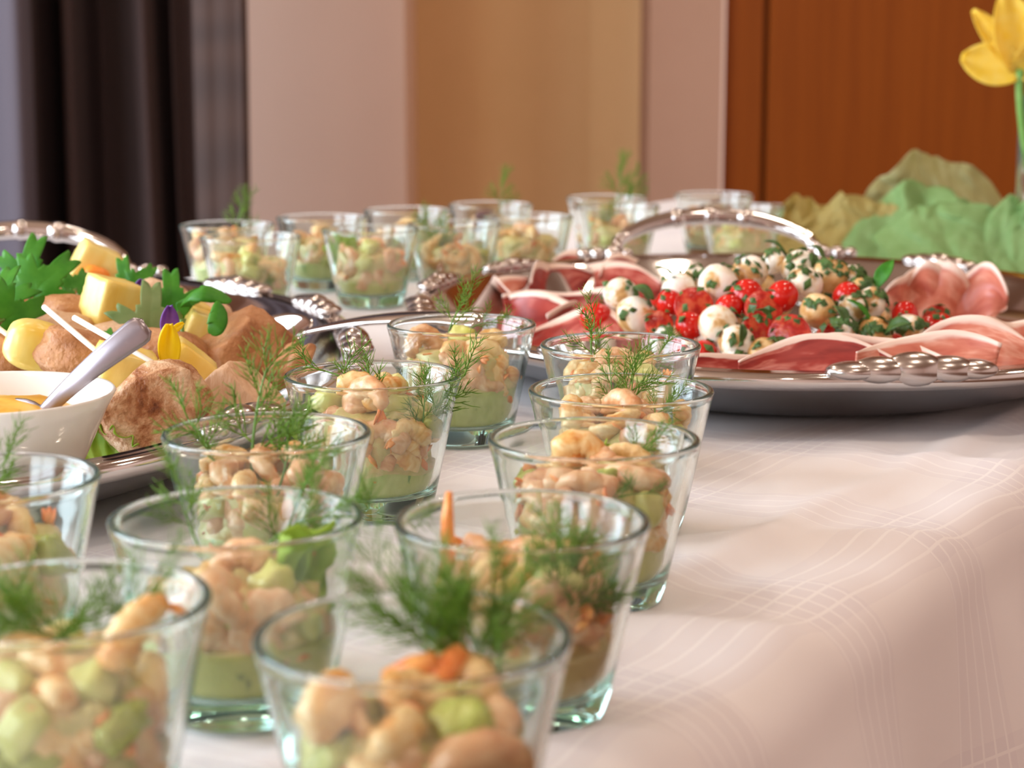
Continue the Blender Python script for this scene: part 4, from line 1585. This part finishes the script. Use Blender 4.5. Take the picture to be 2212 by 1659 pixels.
# ------------------------------------------------------------------ cutlery
def spoon(name, label, bowl_c, tip_dir, L_, scale=1.0, mt='silver', bowl=True, wide=0.0085, lift=0.0, face=Vector((0, 0, 1))):
    """bowl at bowl_c, handle along tip_dir for L_"""
    root = empty(name, bowl_c)
    tag(root, label, 'spoon')
    d = Vector(tip_dir).normalized()
    side = d.cross(face).normalized()
    up = side.cross(d).normalized()

    def hf(u, v_):
        t = v_
        w_ = 0.0032 + (wide - 0.0032) * (t ** 1.4)
        if t > 0.93:
            w_ *= sqrt(max(0.03, 1 - ((t - 0.93) / 0.07) ** 2 * 0.75))
        x = (u - 0.5) * 2 * w_
        z = 0.006 * sin(pi * t) * scale + 0.0012 * (1 - (2 * u - 1) ** 2) + lift * t
        return d * (0.022 * scale + t * L_) + side * x + up * z
    link('handle', sheet_mesh('handle', hf, 8, 26, 0.0018, mt), root)
    if bowl:
        def bf(u, v_):
            an = u * 2 * pi
            k = v_
            x = 0.030 * cos(an) * k
            y = 0.019 * sin(an) * k
            z = -0.007 * (1 - k * k)
            return d * (x * scale) + side * (y * scale) + up * (z * scale + 0.002)
        link('bowl', sheet_mesh('bowl', bf, 36, 8, 0.0012, mt), root)
    return root


a_ = at(590, 722, T + 0.036)
b_ = at(1040, 690, T + 0.058)
spoon('serving_spoon', 'steel serving spoon whose handle reaches from the chicken tray past the glass', a_, b_ - a_, (b_ - a_).length - 0.02, 1.0, 'silver', True, 0.0078, face=Vector((0.1, -0.6, 0.8)))
a_ = at(2120, 712, T + 0.030)
b_ = at(2500, 690, T + 0.060)
sp_ = spoon('serving_spoon', 'steel serving spoon lying upside down on the ham at right', a_, b_ - a_, 0.15, 1.15, 'silver', True, 0.0088)
sp_.rotation_euler = (0, 0, 0)

# ------------------------------------------------------------------ chicken tray contents
# white bowl with dip
bc = at(-18, 845, T + 0.062)
BZ = T + 0.0048
BH = T + 0.062 - BZ
br = 0.0525
prof = [(0, 0.0), (0.022, 0.0), (0.024, 0.001), (0.030, 0.010), (0.040, 0.030), (0.049, 0.050), (br, BH - 0.001), (br - 0.0008, BH), (br - 0.0022, BH - 0.0008), (0.0465, 0.049), (0.0375, 0.030), (0.027, 0.012), (0.018, 0.005), (0, 0.004)]
bw = link('dip_bowl', mesh_of('dip_bowl', lathe(prof, 80), 'porcelain'), None, (bc.x, bc.y, BZ))
tag(bw, 'white porcelain bowl flaring upwards, filled with yellow dip', 'bowl')
SG = 40
v, f = [], []
for q in (0.0, 0.25, 0.5, 0.75, 1.0):
    for k in range(SG):
        t = 2 * pi * k / SG
        r_ = 0.0425 * q
        z = 0.0545 - 0.0105 * q * q + 0.004 * (1 - q) * noise.noise(Vector((cos(t) * 2 * q, sin(t) * 2 * q, 1.7))) + 0.0025 * noise.noise(Vector((cos(t) * 5 * q, sin(t) * 5 * q, 3.7))) * (q < 0.9)
        v.append((r_ * cos(t), r_ * sin(t), z))
for r_, z in ((0.0340, 0.0290), (0.0230, 0.0110), (0.012, 0.0060)):
    for k in range(SG):
        t = 2 * pi * k / SG
        v.append((r_ * cos(t), r_ * sin(t), z))
for i in range(7):
    for k in range(SG):
        k2 = (k + 1) % SG
        f.append((i * SG + k, (i + 1) * SG + k, (i + 1) * SG + k2, i * SG + k2))
f.append(tuple(7 * SG + k for k in range(SG))[::-1])
o = link('dip', mesh_of('dip', (v, f), 'dip'), None, (bc.x, bc.y, BZ))
tag(o, 'yellow curry dip heaped in the white porcelain bowl', 'dip', None, 'stuff')
a_ = Vector((bc.x + 0.002, bc.y - 0.002, BZ + 0.030))
b_ = atY(318, 702, bc.y - 0.012)
spoon('dip_spoon', 'brushed steel spoon leaning out of the white dip bowl', a_, b_ - a_, (b_ - a_).length - 0.022, 1.0, 'spoon_steel', True, 0.0068, face=Vector((0.25, -0.85, 0.5)))


# skewers: pick with pineapple and chicken
def lump(name, rx, ry, rz, power, amp, seed, mt, cut=None, sub=4, fine=0.03):
    return mesh_of(name, blob(rx, ry, rz, power, amp, 1.5, seed, sub, fine, cut), mt)


def skewer(label, pick, pieces):
    root = empty('chicken_skewer', pieces[0][1])
    tag(root, label, 'skewer', 'chicken skewers')
    inv = -root.location
    if pick:
        p0, p1 = pick
        v, f = tube([p0, p0.lerp(p1, 0.5), p1], [0.0015, 0.0015, 0.0012], 8)
        mb = MB()
        mb.add([Vector(q) + inv for q in v], f)
        link('pick', mb.mesh('pick', 'pick_white'), root)
    for nm, loc, me, rot in pieces:
        link(nm, me, root, Vector(loc) + inv, rot)
    return root


def pin(rx, ry, rz, seed, power=14):
    return lump('pineapple_cube', rx * 1.04, ry * 1.04, rz * 1.04, power, 0.05, seed, 'pineapple', sub=4, fine=0.012)


# front chunk with the browned face
Yc = 0.885
c1 = atY(322, 878, Yc)
skewer('chicken skewer nearest the bowl, its browned chunk facing front', (atY(160, 686, 0.925), atY(356, 798, 0.885)),
       [('chicken_chunk', c1, lump('chicken_chunk', 0.0275, 0.020, 0.0195, 2.7, 0.24, 4, 'chicken', cut=[((-0.55, 0.1, 1), 0.0170), ((0.1, -1, 0.1), 0.0150)], fine=0.05), (0.0, -0.30, 0.1)),
        ('pineapple_cube', atY(268, 806, 0.915), pin(0.0145, 0.012, 0.0115, 6), (0.2, 0.3, 0.5))])
c2 = atY(505, 885, 0.93)
skewer('chicken skewer with the pale smooth chunk behind the front glass', (atY(390, 792, 0.97), atY(470, 850, 0.94)),
       [('chicken_chunk', c2, lump('chicken_chunk', 0.0300, 0.020, 0.0250, 2.5, 0.14, 12, 'chicken_pale', cut=[((0.66, -0.1, 0.75), 0.0170), ((-0.7, 0.1, 0.6), 0.0185), ((0, -1, 0.15), 0.015)]), (0.0, 0.05, -0.1)),
        ('pineapple_cube', atY(402, 800, 0.955), pin(0.0125, 0.010, 0.0115, 9), (0.1, 0.7, 0.3))])
c3 = atY(520, 765, 1.02)
skewer('chicken skewer with the brown chunk leaning on the spoon', (atY(425, 715, 1.05), atY(470, 745, 1.03)),
       [('chicken_chunk', c3, lump('chicken_chunk', 0.0285, 0.020, 0.0245, 2.5, 0.36, 23, 'chicken_brown', cut=[((-0.75, -0.2, 0.7), 0.0165), ((0.5, -0.6, 0.5), 0.018)], fine=0.07), (0.0, 0.25, 0.2)),
        ('chicken_strip', atY(628, 782, 1.0), lump('chicken_strip', 0.0145, 0.008, 0.0075, 2.2, 0.35, 31, 'chicken_brown'), (0.0, -0.65, 0.2)),
        ('pineapple_cube', atY(436, 724, 1.035), pin(0.011, 0.010, 0.0125, 11), (0.1, 0.4, 0.3))])
skewer('chicken skewer lying at the white bowl rim', (atY(95, 663, 0.955), atY(246, 790, 0.905)),
       [('chicken_chunk', atY(170, 772, 0.945), lump('chicken_chunk', 0.022, 0.016, 0.0145, 2.4, 0.2, 41, 'chicken_brown'), (0.0, 0.35, 0.0)),
        ('pineapple_cube', atY(78, 748, 0.95), pin(0.0155, 0.012, 0.0125, 13, 3), (0.1, 0.3, 0.4)),
        ('chicken_chunk', atY(262, 815, 0.95), lump('chicken_chunk', 0.013, 0.012, 0.012, 2.4, 0.2, 43, 'chicken_brown'), (0.0, 0.35, 0.0))])
skewer('chicken skewer cut by the left picture edge', (atY(-70, 660, 0.97), atY(36, 738, 0.94)),
       [('chicken_chunk', atY(5, 775, 0.96), lump('chicken_chunk', 0.018, 0.016, 0.014, 2.4, 0.2, 45, 'chicken_brown'), (0.0, 0.2, 0.0)),
        ('pineapple_cube', atY(-60, 720, 0.99), pin(0.0125, 0.012, 0.0115, 14), (0.1, 0.2, 0.4))])
skewer('chicken skewer topped by the large upright pineapple cube', (atY(165, 640, 1.10), atY(240, 690, 1.06)),
       [('chicken_chunk', atY(160, 700, 1.06), lump('chicken_chunk', 0.022, 0.018, 0.016, 2.4, 0.2, 47, 'chicken_brown'), (0.0, 0.2, 0.0)),
        ('pineapple_cube', atY(240, 655, 1.05), pin(0.0125, 0.0125, 0.0135, 15, 18), (0.12, 0.25, 0.75)),
        ('chicken_chunk', atY(275, 715, 1.05), lump('chicken_chunk', 0.021, 0.016, 0.014, 2.4, 0.2, 48, 'chicken_brown'), (0.0, 0.1, 0.0))])
skewer('chicken skewer at the back behind the purple petal', None,
       [('chicken_chunk', atY(345, 660, 1.13), lump('chicken_chunk', 0.019, 0.017, 0.015, 2.4, 0.2, 49, 'chicken_pale'), (0.0, 0.4, 0.0)),
        ('pineapple_cube', atY(418, 690, 1.10), pin(0.011, 0.010, 0.0115, 16), (0.1, 0.6, 0.4)),
        ('chicken_chunk', atY(450, 692, 1.11), lump('chicken_chunk', 0.014, 0.013, 0.012, 2.4, 0.2, 50, 'chicken_pale'), (0.0, 0.3, 0.0))])
skewer('chicken skewer at the far left under the parsley', None,
       [('chicken_chunk', atY(110, 640, 1.18), lump('chicken_chunk', 0.024, 0.018, 0.014, 2.4, 0.2, 51, 'chicken_brown'), (0.0, 0.1, 0.0)),
        ('pineapple_cube', atY(62, 606, 1.2), pin(0.011, 0.010, 0.010, 17), (0.1, 0.6, 0.4)),
        ('pineapple_cube', atY(205, 575, 1.24), pin(0.014, 0.012, 0.0135, 18), (0.1, 0.5, 0.4))])
# filling chicken under the visible ones so that nothing hovers
random.seed(3)
for i, (px, py, Y, rx, rz) in enumerate(((350, 790, 1.0, 0.026, 0.020), (240, 770, 1.02, 0.024, 0.020), (480, 800, 1.03, 0.024, 0.017), (120, 745, 1.03, 0.026, 0.020), (40, 720, 1.06, 0.026, 0.022), (350, 735, 1.09, 0.024, 0.018), (200, 720, 1.12, 0.03, 0.02), (420, 760, 1.08, 0.024, 0.016), (-20, 740, 1.0, 0.024, 0.02))):
    o = link('chicken_piece', lump('chicken_piece', rx, rx * 0.85, rz, 2.4, 0.2, 60 + i, ('chicken_brown', 'chicken_pale')[i % 2], sub=3), None, atY(px, py, Y), (0, 0, i))
    tag(o, 'loose chicken piece ' + ('under the browned front chunk', 'left of the browned chunk', 'under the brown leaning chunk', 'beside the bowl under a pick', 'at the left edge above the bowl', 'below the purple petal', 'under the upright pineapple cube', 'below the rocket leaf', 'behind the white bowl')[i], 'chicken', 'loose chicken under the skewers')
o = link('carrot_piece', lump('carrot_piece', 0.009, 0.008, 0.008, 3, 0.15, 71, 'orange_fruit', sub=3), None, atY(207, 602, 1.22), (0.2, 0.4, 0.3))
tag(o, 'small orange fruit piece behind the large pineapple cube', 'fruit')

# parsley: leaves on short stems
def parsley(px, py, Y, e, sc, mi, lab, stem_len=0.03):
    root = empty('parsley_leaf', atY(px, py, Y), e, sc)
    tag(root, lab, 'parsley', 'parsley on the chicken tray')
    link('leaf', PARP if mi == 3 else PAR[mi], root)
    st = bez((0, 0, 0), (0, -stem_len * 0.5, -0.001), (0.004, -stem_len, -0.006), 6)
    link('stem', mesh_of('stem', tube(st, 0.0007, 5), 'dill_stem'), root)
    return root


UP = R(78)
for px, py, Y, e, sc, mi, lab in (
        (52, 600, 1.08, (UP, 0.25, -0.1), 1.35, 0, 'tall bright parsley leaf standing at the upper left'),
        (78, 628, 1.06, (UP - 0.1, 0.72, -0.2), 1.45, 1, 'large parsley leaf leaning right beside the tall one'),
        (0, 655, 1.0, (UP - 0.2, -0.1, -0.2), 1.25, 2, 'jagged parsley leaf cut by the left picture edge'),
        (10, 690, 0.98, (UP - 0.25, 1.25, 0.0), 1.3, 1, 'dark parsley leaf pointing right over the picks'),
        (165, 622, 1.12, (UP - 0.5, 0.6, 0.2), 0.9, 0, 'small parsley leaf above the large pineapple cube'),
        (275, 620, 1.14, (UP, -0.25, 0.0), 1.0, 0, 'upright parsley leaf behind the purple petal'),
        (302, 620, 1.13, (UP, 0.55, 0.0), 0.8, 1, 'small parsley tip right of the upright leaf'),
        (322, 715, 1.02, (UP, 0.15, 0.3), 1.45, 3, 'pale parsley leaf seen from below at the flowers'),
        (372, 665, 1.06, (UP, 0.0, 0.2), 1.2, 2, 'narrow parsley leaf standing by the purple petal'),
        (240, 745, 0.99, (UP - 0.6, -0.4, 0.2), 0.8, 1, 'parsley leaf lying under the steel spoon'),
        (170, 660, 1.07, (UP - 0.7, 0.9, 0.2), 0.8, 1, 'parsley leaf between the two white picks'),
        (300, 790, 0.98, (UP - 0.9, 0.6, 0.2), 0.7, 0, 'parsley leaf under the yellow petal')):
    parsley(px, py, Y, e, sc, mi, lab)
# rocket leaf that curls over, two stems
cl = [(400, 690), (402, 640), (430, 620), (470, 632), (492, 650)]


def ribbon(name, pts, wid, mt, thick=0.0006, cup=0.2, tw=0.0):
    P = [Vector(p) for p in pts]
    nP = len(P) - 1

    def fn(u, v_):
        s_ = v_ * nP
        i = min(int(s_), nP - 1)
        t = s_ - i
        a, b_, c_, d_ = P[max(i - 1, 0)], P[i], P[i + 1], P[min(i + 2, nP)]
        p = 0.5 * ((2 * b_) + (c_ - a) * t + (2 * a - 5 * b_ + 4 * c_ - d_) * t * t + (3 * b_ - a - 3 * c_ + d_) * t ** 3)
        tg_ = (c_ - b_).normalized()
        sd = tg_.cross(Vector((0.25 + tw, -0.6, 0.75))).normalized()
        w_ = wid * sin(pi * min(1, 0.03 + 0.95 * v_)) ** 0.7
        return p + sd * (u - 0.5) * w_ + Vector((0, 0, -cup * w_ * (2 * u - 1) ** 2))
    return sheet_mesh(name, fn, 8, 24, thick, mt)


o = link('rocket_leaf', ribbon('rocket_leaf', [atY(392, 680, 1.03), atY(400, 645, 1.03), atY(430, 624, 1.02), atY(468, 632, 1.02), atY(500, 650, 1.02)], 0.013, 'parsley'))
tag(o, 'smooth green rocket leaf curling over to the right', 'rocket', 'rocket leaves by the flowers')
o = link('rocket_leaf', ribbon('rocket_leaf', [atY(470, 650, 1.01), atY(472, 672, 1.005), atY(466, 700, 1.0), atY(455, 722, 1.0)], 0.011, 'parsley'))
tag(o, 'short rocket leaf hanging down before the brown chunk', 'rocket', 'rocket leaves by the flowers')
mb = MB()
for q in ([(392, 690), (396, 740), (398, 790)], [(325, 735), (340, 760), (372, 775)]):
    mb.add(*tube([atY(a, b_, 1.0) for a, b_ in q], 0.0011, 6))
o = link('rocket_sprig', mb.mesh('rocket_sprig', 'dill_stem'))
tag(o, 'thin pale green rocket stalks running down beside the yellow petal', 'rocket')
# viola petals
def petal_mesh(name, L_, W, curl, ruff, seed, mt):
    def fn(u, v_):
        w_ = W * (sin(pi * min(1, 0.12 + 0.83 * v_)) ** 0.6)
        x = (u - 0.5) * w_
        y = L_ * v_ * (1 - 0.05 * (2 * u - 1) ** 2)
        z = curl * L_ * v_ * v_ + 0.35 * w_ * (u - 0.5) ** 2 * 2 + ruff * v_ * sin(u * 9 + seed)
        return (x, y, z)
    return sheet_mesh(name, fn, 14, 14, 0.0006, mt)


for px, py, Y, e, sc, mt, lab in (
        (297, 642, 1.08, (UP, 0.3, 0.1), 0.9, 'petal_purple', 'dark purple viola petal behind the pineapple cube'),
        (366, 728, 0.955, (UP, 0.05, 0.5), 1.35, 'petal_purple', 'lilac viola petal standing above the yellow one'),
        (366, 790, 0.93, (UP, 0.05, 0.2), 1.75, 'petal_yellow', 'bright yellow viola petal standing at the tray middle'),
        (372, 716, 0.935, (UP, 0.95, 0.2), 0.6, 'petal_yellow', 'small yellow petal lip bent to the left')):
    o = link('viola_petal', petal_mesh('viola_petal', 0.012, 0.0062 if 'yellow' in mt else 0.0075, 0.25, 0.0009, px, mt), None, atY(px, py, Y), e, sc)
    tag(o, lab, 'petal', 'viola petals')
# lettuce on the tray by the bowl
def frill(seed, L_, W):
    return lettuce_mesh(seed, L_, W, 0.0026, 48, 26)


p = at(215, 985, T + 0.010)
for dx, dy, e, sc, sd, lab in (
        (0.002, 0.008, (0.25, 0.0, 0.2), 1.1, 2.0, 'frilly green lettuce leaf between bowl and chicken'),
        (0.012, 0.012, (0.9, 0.3, -0.3), 0.75, 6.0, 'yellow green lettuce frill under the browned chicken'),
        (-0.012, 0.004, (0.3, 0.0, 0.7), 0.85, 9.0, 'frilly lettuce leaf tucked under the bowl side')):
    o = link('lettuce_leaf', frill(sd, 0.030, 0.030), None, (p.x + dx, p.y + dy - 0.019, T + 0.010), e, sc * 1.1)
    tag(o, lab, 'lettuce', 'lettuce leaves on the chicken tray')

# ------------------------------------------------------------------ tissue paper, vase, tulips
def crumple(seed, sx, sz, depth, n_=64, lean=0.3, amp=0.02):
    """a crumpled sheet of tissue gathered at its foot: pleats with sharp ridges and a ragged top edge"""
    rnd = random.Random(seed)
    pk = [rnd.uniform(0.0, 1.0) for _ in range(9)]

    def ridged(a, b_, c_):
        return 1 - 2 * abs(noise.noise(Vector((a, b_, c_))))

    def fn(u, v_):
        x = (u - 0.5) * 2
        sk = x + 0.35 * v_ * noise.noise(Vector((x * 1.1, v_ * 1.6, seed + 5)))
        h = ridged(sk * 1.5, v_ * 0.8, seed) + 0.5 * ridged(sk * 2.9 + v_ * 1.3, v_ * 1.5, seed + 9) + 0.20 * ridged(sk * 6 - v_ * 2, v_ * 4, seed + 3)
        h *= amp * (0.45 + 0.9 * v_)
        i = u * 8
        k = min(int(i), 7)
        top = pk[k] + (pk[k + 1] - pk[k]) * (i - k)
        dome = max(0.0, 1 - abs(x) ** 1.6)
        pz = sz * v_ * (0.30 + 0.55 * dome + 0.22 * (top - 0.5)) + 0.3 * h * v_
        roll = 0.25 * sz * max(0, v_ - 0.7) ** 2 * 4
        return (x * sx * (0.92 + 0.12 * v_) + 0.35 * h, depth * v_ * lean + h - roll * (top - 0.3), max(pz, 0.0015))
    return sheet_mesh('tissue_paper', fn, n_, 34, 0.0003, 'tissue_green')


def tissue(seed, px, py, Y, sx, sz, depth, lean, amp, mt, lab, rz=0.0):
    me = crumple(seed, sx, sz, depth, 64, lean, amp * 1.3)
    me.materials.clear()
    me.materials.append(M[mt])
    p = atY(px, py, Y)
    o = link('tissue_paper', me, None, (p.x, p.y, T + 0.001), (0, 0, rz))
    tag(o, lab, 'tissue paper', 'tissue paper around the vase')
    return o


tissue(4, 2120, 600, 1.70, 0.075, 0.075, 0.10, 0.8, 0.012, 'tissue_green', 'green tissue paper sheet low behind the ham rosette', 0.15)
tissue(9, 2000, 520, 1.80, 0.085, 0.078, 0.10, 0.7, 0.014, 'tissue_green', 'crumpled green tissue paper sheet in the middle of the bunch', -0.1)
tissue(14, 2030, 480, 1.90, 0.085, 0.108, 0.08, 0.5, 0.012, 'tissue_mint', 'pale mint tissue paper peak rising against the wooden door', 0.1)
tissue(22, 1835, 520, 1.84, 0.075, 0.064, 0.06, 0.5, 0.014, 'tissue_yellow', 'yellow green tissue paper sheet at the left of the bunch', -0.2)
tissue(31, 1745, 520, 1.93, 0.050, 0.058, 0.05, 0.4, 0.012, 'tissue_yellow', 'small yellow green tissue tip beside the back glasses', 0.2)
tissue(38, 2230, 560, 1.70, 0.07, 0.085, 0.08, 0.6, 0.014, 'tissue_green', 'green tissue paper sheet at the right picture edge', -0.3)

# vase with two tulips
vy = 1.80
vb = atY(2262, 430, vy)
vz0 = T + 0.002
vt = atY(2262, 205, vy).z - vz0
vr = 0.030
prof = [(0, 0.0), (vr - 0.003, 0.0), (vr, 0.003), (vr, vt * 0.5), (vr + 0.001, vt - 0.001), (vr, vt), (vr - 0.002, vt - 0.001), (vr - 0.0025, vt * 0.5), (vr - 0.0025, 0.010), (vr - 0.006, 0.008), (0, 0.008)]
o = link('glass_vase', mesh_of('glass_vase', lathe(prof, 48), 'vase_glass'), None, (vb.x, vb.y, vz0))
tag(o, 'slim clear glass vase holding the yellow tulips at right', 'vase')


def tulip(label, base, stem, petals, mt):
    root = empty('tulip', base)
    tag(root, label, 'tulip', 'tulips in the vase')
    st = [Vector(p) - Vector(base) for p in stem]
    st = bez(st[0], st[1], st[2], 12)
    link('stem', mesh_of('stem', tube(st, [0.0042 - 0.0001 * i for i in range(13)], 8), 'tulip_green'), root)
    for k, (e, L_, W, curl, ruff, m_) in enumerate(petals):
        link('petal', petal_mesh('petal', L_, W, curl, ruff, k * 2.1, m_), root, (0, 0, 0), e)
    return root


tb_ = atY(2203, 150, vy - 0.02)
tulip('wide open yellow tulip whose lower petal droops to the left', tb_,
      [tb_, atY(2196, 300, vy - 0.01), Vector((vb.x + 0.004, vb.y, vz0 + 0.012))],
      [((R(75), R(-78), 0), 0.056, 0.040, 0.05, 0.003, 'tulip_petal'),
       ((R(85), R(-38), 0), 0.072, 0.024, -0.08, 0.002, 'tulip_petal'),
       ((R(95), R(-14), 0), 0.075, 0.040, -0.05, 0.002, 'tulip_petal'),
       ((R(70), R(15), 0), 0.075, 0.040, 0.12, 0.002, 'tulip_petal'),
       ((R(100), R(45), 0), 0.070, 0.036, -0.1, 0.002, 'tulip_petal'),
       ((R(80), R(80), 0), 0.055, 0.036, 0.1, 0.003, 'tulip_petal')], None)
tb2 = atY(2262, 130, vy + 0.03)
tulip('peach tinted tulip at the right picture edge', tb2,
      [tb2, atY(2270, 300, vy + 0.01), Vector((vb.x - 0.006, vb.y + 0.006, vz0 + 0.012))],
      [((R(85), R(-52), 0), 0.050, 0.034, -0.2, 0.001, 'tulip_petal_orange'),
       ((R(95), R(0), 0), 0.055, 0.036, 0.15, 0.001, 'tulip_petal_orange'),
       ((R(85), R(40), 0), 0.050, 0.034, 0.1, 0.001, 'tulip_petal_orange')], None)
